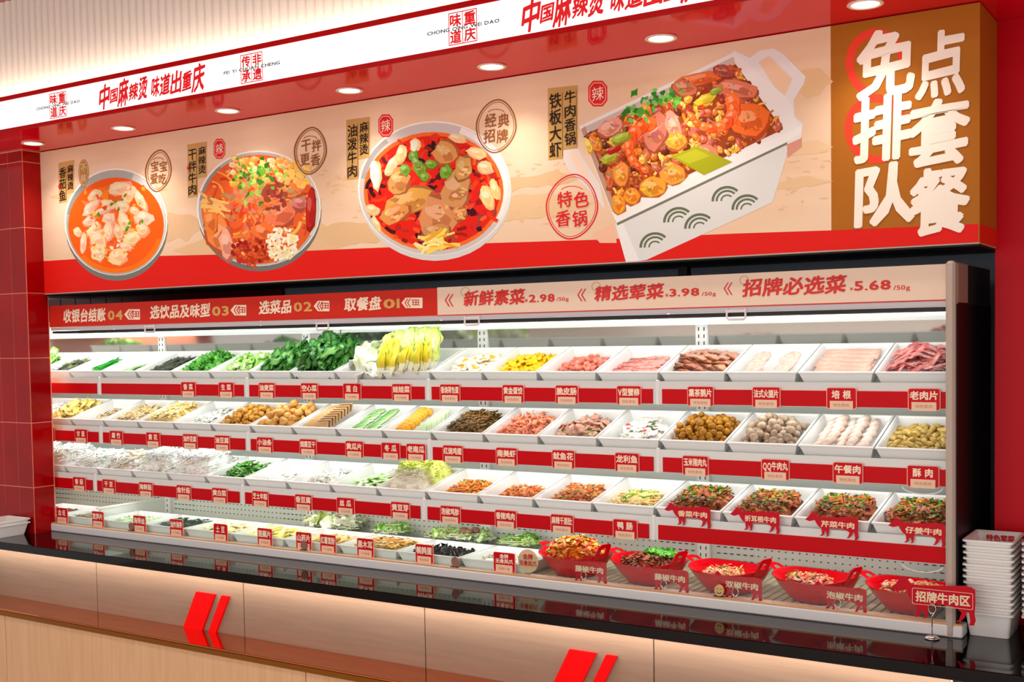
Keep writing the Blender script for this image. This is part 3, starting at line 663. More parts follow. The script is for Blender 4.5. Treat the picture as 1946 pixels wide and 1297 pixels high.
# back wall
bpn = MB().box(-4.72, -.62, YK, 3.40, .866, 1.70).obj('back_panel', mat('case_back', (206, 210, 204), .45), D)
hp = MB()
for k in range(5):
    xa, xb = BOUNDS[k+1], BOUNDS[k]
    for z in (1.60, 1.578, 1.425, 1.23, 1.215, 1.04, 1.02, .985, .965, .945, .925, .905):
        x = xa+.045
        while x < xb-.03:
            e = min(x-xa, xb-x) < .17; wd = .0055 if e else .0022
            hp.box(x-wd, x+wd, YK-.0018, YK+.001, z-.0016, z+.0016); x += .0215
stuff(hp.obj('perforations', mat('slot_dark', (70, 74, 74), .6), bpn, norm=False))
# mirror band high on the back
MB().xprism([(YK-.004, 1.572), (YK-.013, 1.636), (YK-.0015, 1.636), (YK-.0015, 1.572)], -4.72, -.62).obj('mirror_band', mat('back_mirror', (200, 196, 192), .10, .9), D)
# uprights on the back wall
for k in range(6):
    xb = BOUNDS[k]
    if k == 0: continue
    upm = MB().box(xb-.021, xb+.021, YK-.016, YK+.002, .868, 1.655, bev=.003).obj('upright', WHITE, D)
    q = MB(); z = .89
    while z < 1.64:
        for sx in (-.009, .009): q.box(xb+sx-.0016, xb+sx+.0016, YK-.0172, YK-.015, z, z+.011)
        z += .022
    stuff(q.obj('slots', mat('slot_dark', (70, 74, 74), .6), upm))
# cornice with rounded underside + canopy
cp = [(3.12, 1.672), (3.12, 1.650), (3.14, 1.643), (3.24, 1.640), (3.30, 1.636), (3.375, 1.634), (3.375, 1.70), (3.12, 1.70)]
for a, b in zip(BOUNDS[1:], BOUNDS): MB().xprism(cp, a+.004, b-.004).obj('light_cover', mat('cornice_lit', (244, 250, 246), .3, emit=.45), D)
MB().box(-4.72, -.62, 3.00, 3.40, 1.70, 1.755, bev=.002).obj('canopy', mat('canopy_grey', (134, 140, 156), .4), D)
MB().box(-4.134, -.645, 3.00, 3.115, 1.652, 1.662).obj('blind_housing', mat('dark_slot', (38, 30, 24), .5), D)
MB().box(-4.134, -.645, 2.992, 3.01, 1.664, 1.677, bev=.001).obj('blind_edge', mat('lilac_grey', (210, 200, 205), .45), D)
for px, py in ((285, 625), (613, 620), (897, 610), (1399, 598)):
    X, Z = AY(px, py, 2.99); q = MB()
    q.tube([(X-.026, 2.99, Z+.016), (X-.027, 2.989, Z-.008), (X-.022, 2.988, Z-.013), (X+.022, 2.988, Z-.013), (X+.027, 2.989, Z-.008), (X+.026, 2.99, Z+.016)], .0032, 6)
    q.box(X-.03, X+.03, 2.988, 2.992, Z+.006, Z+.013); q.obj('blind_handle', mat('handle_white', (224, 214, 216), .4), D)
# sign strip
XS = AY(832, 575, 2.99)[0]
st1 = MB().box(-4.134, XS, 2.988, 3.000, 1.678, 1.7645).obj('sign_strip', mat('strip_red', (206, 44, 30), .45, spec=.12), D)
st2 = MB().box(XS, -.642, 2.988, 3.000, 1.678, 1.7665).obj('sign_strip', mat('strip_cream', (236, 208, 184), .45), D); st2['label'] = 'cream half of the price sign strip'
MB().box(XS, -.642, 2.9875, 2.989, 1.677, 1.6795).obj('sign_strip_edge', INKRED, D)
YS = 2.9872
IC, IG, IR = mat('cream_ink', (248, 222, 196), .5), mat('gold_ink', (214, 160, 88), .5), mat('strip_ink', (214, 44, 38), .5)
Cr = (248, 222, 196); Gd = (214, 160, 88); Rd = (214, 44, 38)
for s, num, xa, xb, na, nb, yc in (('收银台结账', '04', 120, 201, 204, 234, 600), ('选饮品及味型', '03', 285, 400, 402, 436, 592), ('选菜品', '02', 492, 555, 557, 594, 584), ('取餐盘', '01', 654, 725, 727, 761, 578)):
    tw = MB(); tg = MB(); tr = MB()
    ptext(tw, s, (xa+xb)/2, yc, xb-xa, 26, YS, bold=2, shear=.12, rise=.08)
    ptext(tg, num, (na+nb)/2, yc-2, nb-na, 21, YS, bold=2)
    # arrow flag with pictogram
    f0, f1 = nb+2, nb+(42 if num == '01' else 32); q = []
    for px, dy in ((f0, 0), (f0+8, -10), (f1, -10), (f1, 10), (f0+8, 10)): q.append(AY(px, yc+dy-2, YS))
    tw.obj('lettering', IC, st1, norm=False); tg.obj('numerals', IG, st1, norm=False); tw = MB(); tw.add([(x, YS, z) for x, z in q], [list(range(5))])
    for d_ in (6, 11):
        for sg in (-1, 1):
            P = [AY(f0+d_, yc-2, YS), AY(f0+d_+2, yc-2, YS), AY(f0+d_+7, yc-2+8*sg, YS), AY(f0+d_+5, yc-2+8*sg, YS)]
            tr.add([(x, YS-.0006, z) for x, z in P], [(0, 1, 2, 3)])
    m0 = (f0+f1)/2+7
    for k_ in range(3):
        P = [AY(m0-7+k_*1.2, yc-8+k_*4.4, YS), AY(m0+6, yc-8+k_*4.4, YS), AY(m0+6, yc-6.6+k_*4.4, YS), AY(m0-7+k_*1.2, yc-6.6+k_*4.4, YS)]
        tr.add([(x, YS-.0006, z) for x, z in P], [(0, 1, 2, 3)])
    for k_ in (-6, 0, 5):
        P = [AY(m0+k_, yc-8, YS), AY(m0+k_+1.3, yc-8, YS), AY(m0+k_+1.3, yc+3, YS), AY(m0+k_, yc+3, YS)]
        tr.add([(x, YS-.0006, z) for x, z in P], [(0, 1, 2, 3)])
    tw.obj('arrow_flag', IC, st1, norm=False); stuff(tr.obj('pictogram', IR, st1, norm=False))
for s, pr, x0, xa, xb, na, nb, ga, gb, yc in (('新鲜素菜', '2.98', 845, 881, 998, 1004, 1055, 1057, 1081, 567), ('精选荤菜', '3.98', 1097, 1130, 1262, 1271, 1330, 1333, 1361, 557), ('招牌必选菜', '5.68', 1375, 1411, 1609, 1622, 1694, 1697, 1730, 545)):
    tr = MB(); ang = MB()
    ptext(tr, s, (xa+xb)/2, yc-1, xb-xa, 29 if xa < 1400 else 34, YS, bold=2, shear=.12, rise=.1)
    ptext(tr, '¥', na-4, yc+4, 7, 7, YS, bold=1); ptext(tr, pr, (na+nb)/2, yc-1-(nb-1000)*.004, nb-na, 17 if na < 1600 else 21, YS, bold=2)
    ptext(tr, '/50g', (ga+gb)/2, yc+1, gb-ga, 8 if na < 1600 else 10, YS, bold=1)
    tr.obj('price_lettering', IR, st2, norm=False); tr = MB()
    for d_ in (0, 7):
        for sg in (-1, 1):
            P = [AY(x0+d_, yc+4, YS), AY(x0+d_+2.6, yc+4, YS), AY(x0+d_+10, yc+4+12*sg, YS), AY(x0+d_+7.6, yc+4+12*sg, YS)]
            tr.add([(x, YS, z) for x, z in P], [(0, 1, 2, 3)])
    n = 20; vs = []
    for i in range(n+1):
        a = 2*PI*i/n
        for q in (9, 7.6): X, Z = AY(xa+3+q*math.cos(a), yc-12+q*math.sin(a), YS); vs.append((X, YS+.0002, Z))
    ang.add(vs, [(2*i, 2*i+1, 2*i+3, 2*i+2) for i in range(n)]); tr.obj('chevron', IR, st2, norm=False); ang.obj('ring_mark', mat('ochre_ink', (200, 170, 110), .5), st2, norm=False)
# end panel right
EP = mat('end_panel_beige', (182, 164, 150), .4)
MB().box(-.640, -.618, 2.958, 3.0, .8505, 1.772, bev=.006).obj('end_post', EP, D)
MB().box(-.636, -.618, 3.0, 3.40, .8505, 1.768, bev=.002).obj('side_panel', mat('side_dark', (40, 34, 34), .35), D)
MB().box(-.6178, -.616, 2.99, 3.10, 1.672, 1.768).obj('side_cap', mat('side_taupe', (150, 128, 112), .4), D)
MB().box(-.6177, -.6155, 2.975, 3.40, .8505, 1.668, bev=.0008).obj('side_recess', mat('recess_black', (8, 4, 6), .5), D)
# shelves
ROWS = [dict(z=1.498, Y=3.05, tilt=19.4, n='top'), dict(z=1.302, Y=3.05, tilt=18.5, n='second'), dict(z=1.112, Y=3.015, tilt=12.5, n='third')]
for ri, r_ in enumerate(ROWS):
    Y, z = r_['Y'], r_['z']; ta = math.radians(r_['tilt'])
    for k in range(5):
        xa, xb = BOUNDS[k+1], BOUNDS[k]
        yb = YK-.018; zb = z-.05+(yb-Y)*math.tan(ta)*.9
        MB().xprism([(Y-.008, z-.048), (Y-.008, z-.026), (Y-.004, z-.026), (Y-.002, z-.044), (yb, zb), (yb, zb-.006), (Y+.01, z-.058), (Y+.006, z-.092), (Y-.008, z-.092)], xa+.002, xb-.002).obj('shelf', CASEWH, D)
        MB().box(xa+.016, xb-.014, Y-.013, Y-.0085, z-.090, z-.048, bev=.0006).obj('price_rail', RAILRED, D)
        MB().box(xa-.006, xa+.006, Y-.010, Y-.0035, z-.094, z-.022, bev=.002).obj('bracket', WHITE, D)
        for sx in (xa+.004, xb-.008):
            MB().xprism([(Y+.02, z-.06), (YK-.01, zb-.008), (YK-.01, zb-.045), (Y+.02, z-.075)], sx, sx+.003).obj('bracket', WHITE, D)
# low front glass with seams, module partitions
for a, b in ((-4.13, -3.40), (-3.398, -2.345), (-2.343, -1.35), (-1.348, -.642)):
    MB().box(a, b, 2.982, 2.986, .876, .942).obj('front_glass', GLASS, D)
MB().box(-3.918, -3.910, 3.03, 3.372, .872, .944).obj('partition', CASEWH, D)
MB().box(-3.921, -3.907, 3.02, 3.372, .944, .951, bev=.001).obj('partition_rail', WHITE, D)

# ================================================================== TRAYS
def tray_mesh(name, W, Dp, dep=.045, tap=.014):
    mb = MB(); t = .004
    def ring(x, y0, y1, z): return [(-x, y0, z), (x, y0, z), (x, y1, z), (-x, y1, z)]
    h = W/2
    rings = [ring(h-tap-.002, tap, Dp-tap, -dep-t), ring(h-.003, .003, Dp-.003, -.006), ring(h, 0, Dp, -.004), ring(h, 0, Dp, 0),
             ring(h-.006, .006, Dp-.006, .0005), ring(h-.009, .009, Dp-.009, -.004), ring(h-tap-.006, tap+.006, Dp-tap-.006, -dep+.004), ring(h-tap-.012, tap+.012, Dp-tap-.012, -dep)]
    vs = [v for q in rings for v in q]
    fs = [(i*4+k, i*4+(k+1) % 4, (i+1)*4+(k+1) % 4, (i+1)*4+k) for i in range(len(rings)-1) for k in range(4)]
    fs += [(3, 2, 1, 0), tuple(len(vs)-4+k for k in range(4))]
    mb.add(vs, fs); return mb.mesh(name, TRAYM, norm=True)
TRAYS = {}
TW_ = .2045
tme = tray_mesh('food_tray', .2005, .225)
tme3 = tray_mesh('food_tray', .2005, .235)
ROWC = [
 # index 0 = right-most tray; contents in words
 ['rosy rolled pork slices', 'pale pink bacon sheets', 'thin pale ham slices', 'brown smoked duck slices', 'pink crab sticks', 'pink mini sausages', 'yellow egg dumplings', 'fried eggs', 'baby cabbage', 'lotus white cabbage',
  'water spinach', 'leaf lettuce', 'cut pale lettuce', 'coriander', 'dark seaweed beside coriander', 'green leaf strips', 'green spring stalks', 'dark seaweed by the pillar', 'leafy greens next to the pillar'],
 ['crispy fried pork nuggets', 'pale luncheon rolls', 'greyish beef balls', 'golden corn meatballs', 'white fish slices', 'squid flowers', 'pink shrimps', 'brown gizzard strips', 'pumpkin and winter melon', 'cucumber slices',
  'smoked tofu slabs', 'large tofu puffs', 'small tofu puffs', 'silvery tripe sheets', 'yellow tofu skin noodles', 'tan noodles', 'brown speckled slices', 'yellow tofu skins by the pillar', 'white strips next to the pillar'],
 ['ginger beef', 'celery beef', 'spicy root beef', 'coriander beef', 'yellow duck intestines', 'brown chilli tripe', 'orange chicken bits', 'saucy orange chicken', 'bean sprouts', 'loofah slices',
  'white fish tofu', 'white rice cakes', 'chopped green stems', 'white enoki mushrooms', 'white shredded mushrooms', 'mushrooms with tan ends', 'white vermicelli', 'white vermicelli by the pillar', 'white noodles next to the pillar'],
]
trays = {}
for ri, r_ in enumerate(ROWS):
    for i, nm in enumerate(ROWC[ri]):
        xc = XR-.001-TW_*(i+.5)
        o = link('food_tray', tme3 if ri == 2 else tme)
        o.location = (xc, r_['Y']+.001, r_['z']); o.rotation_euler = (math.radians(r_['tilt']), 0, 0)
        tag(o, 'white tray holding %s on the %s shelf' % (nm, r_['n']), 'tray', 'white trays on the shelves')
        trays[(ri, i)] = o
        o['_'] = 0; del o['_']
# bottom row trays
tme4 = tray_mesh('food_tray', .2485, .215, .034)
B4 = ['dark red blood curd', 'brown bamboo slices', 'pale green stems', 'dark green kelp knots', 'potato slices', 'yellow lotus root slices', 'orange yam slices', 'broad sweet potato noodles', 'black wood ear fungus', 'quail eggs and white chicken feet']
for i, nm in enumerate(B4):
    xc = -4.395+.2525*(i+.5)
    o = link('food_tray', tme4); o.location = (xc, 2.995, .9105); o.rotation_euler = (math.radians(1.5), 0, 0)
    tag(o, 'white tray holding %s in the bottom row behind the glass' % nm, 'tray', 'white trays in the bottom row'); trays[(3, i)] = o

# ------------------------------------------------------------------ food kinds
def blob_mesh(name, m, sx, sy, sz, jag=.12, sub=2, seed=0, freq=1.5):
    bm = bmesh.new(); bmesh.ops.create_icosphere(bm, subdivisions=sub, radius=1)
    for v in bm.verts:
        n_ = noise.noise(v.co*freq+Vector((seed*7.3, seed*3.1, 0)))
        v.co *= 1+jag*n_*2
        v.co = Vector((v.co.x*sx, v.co.y*sy, v.co.z*sz))
    me = bpy.data.meshes.new(name); bm.to_mesh(me); bm.free(); me.polygons.foreach_set('use_smooth', [True]*len(me.polygons)); me.materials.append(m); return me
def sheet_mesh(name, m, L, W, nl=7, nw=4, curl=.3, ruf=.1, th=.0015, seed=0, taper=0, cols=None, roundness=0):
    """bent slab: slices, leaves, noodles bands"""
    mb = MB(); 
    def P(i, j, top):
        u = i/nl-.5; v = j/nw-.5
        ww = W*(1-taper*abs(2*u)**2)*(math.sqrt(max(0.02, 1-roundness*(2*u)**2)))
        x = u*L; y = v*ww
        z = curl*L*(.25-u*u)+ruf*W*noise.noise(Vector((u*4+seed*3, v*4, seed)))+ruf*W*.5*math.sin(u*14+seed)*abs(2*v)
        return (x, y, z+(th if top else 0))
    vs = [P(i, j, t) for t in (1, 0) for i in range(nl+1) for j in range(nw+1)]
    q = (nl+1)*(nw+1); I = lambda i, j, t: (0 if t else q)+i*(nw+1)+j
    fs = []; cs = []
    for i in range(nl):
        for j in range(nw):
            fs.append((I(i, j, 1), I(i+1, j, 1), I(i+1, j+1, 1), I(i, j+1, 1))); fs.append((I(i, j, 0), I(i, j+1, 0), I(i+1, j+1, 0), I(i+1, j, 0)))
            c = None
            if cols: c = cols(i/nl, (j+.5)/nw)
            cs += [c, c]
    for i in range(nl): 
        fs.append((I(i, 0, 1), I(i, 0, 0), I(i+1, 0, 0), I(i+1, 0, 1))); fs.append((I(i, nw, 1), I(i+1, nw, 1), I(i+1, nw, 0), I(i, nw, 0))); cs += [cols(i/nl, 0) if cols else None, cols(i/nl, 1) if cols else None]
    for j in range(nw):
        fs.append((I(0, j, 1), I(0, j+1, 1), I(0, j+1, 0), I(0, j, 0))); fs.append((I(nl, j, 1), I(nl, j, 0), I(nl, j+1, 0), I(nl, j+1, 1))); cs += [cols(0, j/nw) if cols else None, cols(1, j/nw) if cols else None]
    mb.v = vs; mb.f = [list(f) for f in fs]; mb.c = cs
    return mb.mesh(name, m, True)
def strand_pts(L, bend, rnd):
    a = rnd.uniform(0, 2*PI); p = Vector((0, 0, 0)); pts = []; d = a; t = 0
    for i in range(7):
        pts.append(p.copy()); d += rnd.uniform(-bend, bend); p += Vector((math.cos(d), math.sin(d), rnd.uniform(-.25, .25)))*L/6
    c = sum(pts, Vector())/7; return [q-c for q in pts]
def tf_place(o, tr, x, y, z, rot):
    M = Matrix.Translation(tr.location) @ tr.rotation_euler.to_matrix().to_4x4()
    o.matrix_world = M @ Matrix.Translation((x, y, z)) @ rot
    return o
def heap_points(n, hw, y0, y1, floor, r, rnd, k=.75, bias=.6):
    pts = []
    for i in range(n):
        best = None
        for t in range(7):      # of a few random spots the lowest one takes the next piece
            u = rnd.uniform(-1, 1); v = rnd.uniform(-1, 1); x = u*hw; y = (y0+y1)/2+v*(y1-y0)/2
            z = floor+r*.8
            for (a, b, c) in pts:
                d2 = (a-x)**2+(b-y)**2
                if d2 < 4*r*r*.85: z = max(z, c+math.sqrt(max(0, 4*r*r*.85-d2))*k)
            s_ = z+.012*(u*u+v*v)
            if best is None or s_ < best[0]: best = (s_, x, y, z)
        pts.append(best[1:])
    return pts
def rotm(rnd, flat=None):
    if flat is None:
        return Matrix.Rotation(rnd.uniform(0, 6.28), 4, 'Z') @ Matrix.Rotation(rnd.uniform(0, 6.28), 4, 'X')
    return Matrix.Rotation(rnd.uniform(0, 6.28), 4, 'Z') @ Matrix.Rotation(rnd.uniform(-flat, flat), 4, 'X') @ Matrix.Rotation(rnd.uniform(-flat, flat), 4, 'Y')
DENS = 1.45
def pieces(name, key, meshes, n, r, label, cat, group, hw=.072, y0=.030, y1=.186, floor=-.036, flat=None, k=.75, seed=1, zmax=.05, rz=None, sc=(.88, 1.12)):
    rnd = random.Random(seed); tr = trays[key]
    for (x, y, z) in heap_points(int(n*DENS), hw, y0, y1, floor, r, rnd, k):
        o = link(name, rnd.choice(meshes)); rm = rotm(rnd, flat)
        if rz is not None: rm = Matrix.Rotation(rz+rnd.uniform(-.25, .25), 4, 'Z') @ Matrix.Rotation(rnd.uniform(-.15, .15), 4, 'X') @ Matrix.Rotation(rnd.uniform(-.15, .15), 4, 'Y')
        tf_place(o, tr, x, y, min(z, zmax), rm @ Matrix.Scale(rnd.uniform(*sc), 4)); tag(o, label, cat, group)
def mound(mb, hw, y0, y1, floor, top, col, seed=0, jag=.006, nx=12, ny=12, cols=None):
    """lumpy filled surface that carries loose stuff"""
    vs = []; rr = random.Random(seed)
    for j in range(ny+1):
        for i in range(nx+1):
            u = i/nx*2-1; v = j/ny*2-1; e = min(1, (1-abs(u))*3.5)*min(1, (1-abs(v))*3.5); e = max(0, e)**.6
            z = floor+(top-floor)*e+jag*noise.noise(Vector((u*4+seed, v*4, seed*1.7)))*1.5*e
            vs.append((u*hw, (y0+y1)/2+v*(y1-y0)/2, z))
    fs = [(j*(nx+1)+i, j*(nx+1)+i+1, (j+1)*(nx+1)+i+1, (j+1)*(nx+1)+i) for j in range(ny) for i in range(nx)]
    o = len(mb.v); mb.v += vs
    for f in fs: mb.f.append([a+o for a in f]); mb.c.append(jit(rr.choice(cols) if cols else col, 8))
def surf_z(u, v, floor, top):
    e = max(0, min(1, (1-abs(u))*3.5)*min(1, (1-abs(v))*3.5))**.6
    return floor+(top-floor)*e
def shreds(name, key, label, cat, cols, n, L, rad, hw=.078, y0=.02, y1=.19, top=-.005, floor=-.04, seed=1, bend=.5, flatrib=0, base=None, lift=.004, mats=None, x0=0, along=None):
    """one stuff object: mound + many strands or ribbons"""
    rnd = random.Random(seed); tr = trays[key]; mb = MB()
    mound(mb, hw, y0, y1, floor, top, base or cols[0], seed, cols=[base] if base else cols)
    for v in range(len(mb.v)): mb.v[v] = (mb.v[v][0]+x0, mb.v[v][1], mb.v[v][2])
    for i in range(n):
        u, v = rnd.uniform(-.95, .95), rnd.uniform(-.95, .95); z = surf_z(u, v, floor, top)+rnd.uniform(-.002, lift)
        x = u*hw+x0; y = (y0+y1)/2+v*(y1-y0)/2; c = jit(rnd.choice(cols), 8)
        P = strand_pts(L*rnd.uniform(.6, 1.2), bend, rnd)
        if along is not None:
            A_ = Matrix.Rotation(along+rnd.uniform(-.4, .4), 3, 'Z'); d0 = (P[-1]-P[0]); a0 = math.atan2(d0.y, d0.x)
            P = [A_ @ (Matrix.Rotation(-a0, 3, 'Z') @ p) for p in P]
        P = [p+Vector((x, y, z)) for p in P]
        P = [Vector((max(-.088, min(.088, p.x)), max(.012, min(y1+.012, p.y)), p.z)) for p in P]
        if flatrib:
            vs = []
            for a, p in enumerate(P):
                t = (P[min(a+1, 6)]-P[max(a-1, 0)]).normalized(); s_ = t.cross(Vector((0, 0, 1))).normalized()*flatrib*(1 if 0 < a < 6 else .5)
                vs += [p-s_, p+s_+Vector((0, 0, rnd.uniform(-.001, .001)))]
            mb.add(vs, [(2*a, 2*a+1, 2*a+3, 2*a+2) for a in range(6)], c)
        else: mb.tube(P[::1], rad, 4, c)
    o = mb.obj(name, VCW, smooth=True, norm=False); tf_place(o, tr, 0, 0, 0, Matrix()); tag(o, label, cat, kind='stuff'); return o
def mixfood(name, key, label, cat, cols, n, s, hw=.076, y0=.025, y1=.18, top=-.008, floor=-.04, seed=1, flat=.5, jag=.3, garnish=None, ng=0):
    """one stuff object: mound covered by chopped irregular bits"""
    rnd = random.Random(seed); tr = trays[key]; mb = MB(); mound(mb, hw, y0, y1, floor, top, cols[0], seed, .008, cols=cols)
    def bit(x, y, z, sx, sy, sz, c):
        rm = rotm(rnd, flat).to_3x3(); n_ = 6; vs = [Vector((0, 0, sz))]
        for k in range(n_):
            a = 2*PI*k/n_; f = 1+rnd.uniform(-jag, jag); vs.append(Vector((sx*f*math.cos(a), sy*f*math.sin(a), rnd.uniform(-.3, .3)*sz)))
        vs.append(Vector((0, 0, -sz))); vs = [rm @ v+Vector((x, y, z)) for v in vs]
        mb.add(vs, [(0, 1+k, 1+(k+1) % n_) for k in range(n_)]+[(n_+1, 1+(k+1) % n_, 1+k) for k in range(n_)], c)
    for i in range(n):
        u, v = rnd.uniform(-.92, .92), rnd.uniform(-.92, .92); z = surf_z(u, v, floor, top)+rnd.uniform(0, .006)
        bit(u*hw, (y0+y1)/2+v*(y1-y0)/2, z, s*rnd.uniform(.6, 1.3), s*rnd.uniform(.4, .9), s*rnd.uniform(.2, .45), jit(rnd.choice(cols), 12))
    for i in range(ng):
        u, v = rnd.uniform(-.85, .85), rnd.uniform(-.85, .85); z = surf_z(u, v, floor, top)+rnd.uniform(.004, .009)
        bit(u*hw, (y0+y1)/2+v*(y1-y0)/2, z, s*rnd.uniform(.4, .9), s*rnd.uniform(.2, .4), s*.12, jit(rnd.choice(garnish), 14))
    o = mb.obj(name, VCW, norm=False); tf_place(o, tr, 0, 0, 0, Matrix()); tag(o, label, cat, kind='stuff'); return o
# leaves
def leaf_col(stem, blade):
    def f(u, v):
        d = abs(v-.5)
        if d < .14 and u < .8: return stem
        return jit(blade, 10)
    return f
GRN = mat('leaf_surface', 'vc', .38, spec=.5)
def bunch(name, key, label, cat, meshes, n, hw=.08, y0=.035, y1=.17, top=.03, floor=-.035, seed=1, stand=.6, loc=None, spread=.5, x0=0, sc=(.8, 1.2), up_=0):
    rnd = random.Random(seed); tr = trays[key]
    M = Matrix.Translation(tr.location) @ tr.rotation_euler.to_matrix().to_4x4()
    e = local(name, label, cat, tr.location, tr.rotation_euler.copy())
    for i in range(n):
        u, v = rnd.uniform(-1, 1), rnd.uniform(-1, 1); t = rnd.random()
        x = u*hw+x0; y = (y0+y1)/2+v*(y1-y0)/2; z = floor+(top-floor)*t*(1-abs(u)**2*.5)+up_*(y-y0)/(y1-y0)
        rm = Matrix.Rotation(PI/2+rnd.uniform(-spread, spread)*2, 4, 'Z') @ Matrix.Rotation(-rnd.uniform(stand*.3, stand), 4, 'Y') @ Matrix.Rotation(rnd.uniform(-1, 1), 4, 'X')
        o = link('leaf', rnd.choice(meshes), e); o.matrix_basis = Matrix.Translation((x, y, z)) @ rm @ Matrix.Scale(rnd.uniform(*sc), 4)
    return e

# ---- top row, right to left
def M2(name, a, b, **k): k.setdefault('scale', 60); k.setdefault('rough', .35); k.setdefault('bump', .3); return mat(name, a, col2=b, **k)
pork = [sheet_mesh('meat_slice', M2('rosy_pork', (206, 84, 86), (242, 192, 182), scale=50, rnd=.15), .075, .026, curl=c, ruf=.25, th=.003, seed=s) for s, c in ((1, .9), (2, 1.3), (3, .5))]
pieces('meat_slice', (0, 0), pork, 34, .0125, 'rosy pink rolled pork slice in the right-most top tray', 'meat', 'rolled pork slices', flat=.5, seed=3, k=.5, y0=.052, y1=.18, rz=.4, hw=.06)
bacon = [sheet_mesh('bacon_slice', M2('bacon_pink', (232, 160, 140), (242, 196, 178), scale=24, rnd=.06), .15, .034, curl=.02, ruf=.06, th=.002, seed=s) for s in (1, 2)]
rnd = random.Random(5)
for j in range(12):
    o = link('bacon_slice', rnd.choice(bacon)); tf_place(o, trays[(0, 1)], rnd.uniform(-.006, .006), .035+(j % 6)*.026, -.022+(j//6)*.006+(j % 6)*.002, Matrix.Rotation(rnd.uniform(-.05, .05), 4, 'Z') @ Matrix.Rotation(.1, 4, 'X'))
    tag(o, 'flat pale pink bacon slice lying in the neat bacon tray', 'bacon', 'bacon slices')
ham = [sheet_mesh('ham_slice', M2('ham_pale', (226, 184, 168), (238, 206, 192), scale=40, rnd=.05), .052, .046, curl=.15, ruf=.1, th=.002, seed=s, roundness=.8) for s in (1, 2)]
for k, xx in enumerate((-.045, .042)):
    for j in range(9):
        o = link('ham_slice', rnd.choice(ham)); tf_place(o, trays[(0, 2)], xx+rnd.uniform(-.008, .008), .03+j*.012, -.03+j*.003, Matrix.Rotation(1.5+rnd.uniform(-.3, .3), 4, 'Z') @ Matrix.Rotation(-.3, 4, 'Y'))
        tag(o, 'thin pale ham slice fanned out in the nearly empty tray', 'ham', 'pale ham slices')
duck = [sheet_mesh('duck_slice', mat('duck_meat', 'vc', .3), .068, .032, curl=.35, ruf=.12, th=.0035, seed=s, roundness=.6, cols=lambda u, v: (132, 66, 36) if v > .7 else jit((208, 146, 118), 18)) for s in (1, 2, 3)]
pieces('duck_slice', (0, 3), duck, 54, .011, 'brown-rimmed smoked duck slice in the heaped duck tray', 'meat', 'smoked duck slices', flat=.35, seed=4, k=.55, rz=2.6, y0=.052, y1=.18)
crab = [MB().box(-.032, .032, -.0075, .0075, -.004, .004, bev=.002).mesh('crab_stick', M2('crab_pink', (236, 120, 112), (246, 176, 164), scale=50, rnd=.08), True)]
pieces('crab_stick', (0, 4), crab, 52, .0085, 'pink crab stick in the crab stick tray on the top shelf', 'seafood', 'pink crab sticks', flat=.1, seed=5, k=.45, rz=.1)
saus = [blob_mesh('sausage', M2('sausage_pink', (206, 96, 74), (232, 150, 126), scale=40, rnd=.12), .0125, .0078, .0078, .08, 2, s) for s in (1, 2)]
pieces('sausage', (0, 5), saus, 95, .0078, 'small pink sausage bite in the mini sausage tray', 'sausage', 'mini sausages', seed=6)
dump = [sheet_mesh('egg_dumpling', M2('egg_yellow', (250, 206, 20), (246, 190, 10), scale=30, rnd=.08), .036, .024, curl=.45, ruf=.25, th=.004, seed=s, roundness=.85) for s in (1, 2, 3)]
pieces('egg_dumpling', (0, 6), dump, 68, .0095, 'bright yellow folded egg dumpling on the top shelf', 'dumpling', 'yellow egg dumplings', y0=.038, flat=.6, seed=7, k=.6)
eggw = [sheet_mesh('fried_egg', mat('egg_white', 'vc', .25), .062, .05, curl=.12, ruf=.14, th=.004, seed=s, roundness=.85, nl=9, nw=7, cols=lambda u, v: (248, 176, 40) if ((u-.5)**2+(v-.5)**2) < .05 else (246, 240, 216)) for s in (1, 2)]
pieces('fried_egg', (0, 7), eggw, 17, .015, 'fried egg with white rim and orange yolk in the egg tray', 'egg', 'fried eggs', flat=.3, seed=8, k=.35, hw=.06)
# cabbages
cabl = [sheet_mesh('leaf', GRN, .12, .06, nl=9, nw=6, curl=c, ruf=.28, th=.0016, seed=s, taper=.5, cols=lambda u, v: (244, 244, 226) if (abs(v-.5) < .2 and u < .75) or u < .2 else jit((200, 222, 110), 16)) for s, c in ((1, .25), (2, .4), (3, .1))]
caby = [sheet_mesh('leaf', GRN, .105, .032, nl=9, nw=5, curl=.3, ruf=.2, th=.003, seed=s, taper=.75, cols=lambda u, v: (238, 238, 200) if u < .25 else jit((222, 206, 40), 14)) for s in (1, 2)]
rnd = random.Random(12)
for i in range(8):
    xx = -.105+i*.026; e = local('baby_cabbage', ('halved baby cabbage with bright yellow heart, left half of the row' if i < 4 else 'halved baby cabbage with frilly green leaves, right half of the row'), 'cabbage', trays[(0, 8)].location, trays[(0, 8)].rotation_euler.copy(), 'yellow hearted cabbage halves' if i < 4 else 'frilly green cabbage halves')
    for j in range(6):
        o = link('leaf', caby[j % 2] if j < (4 if i < 4 else 2) else cabl[j % 3], e)
        o.matrix_basis = Matrix.Translation((xx+rnd.uniform(-.006, .006), .024+j*.011+(i % 2)*.014, .022+j*.006+(.014 if i > 3 else 0))) @ Matrix.Rotation(PI/2, 4, 'Z') @ Matrix.Rotation(-1.0-rnd.uniform(-.15, .2), 4, 'Y') @ Matrix.Rotation(rnd.uniform(-.35, .35), 4, 'X')
lw = [sheet_mesh('leaf', GRN, .11, .09, nl=9, nw=7, curl=.45, ruf=.2, th=.0016, seed=s, taper=.3, roundness=.3, cols=lambda u, v: (246, 248, 238) if abs(v-.5) < .25 or u < .3 else jit((222, 234, 190), 10)) for s in (1, 2)]
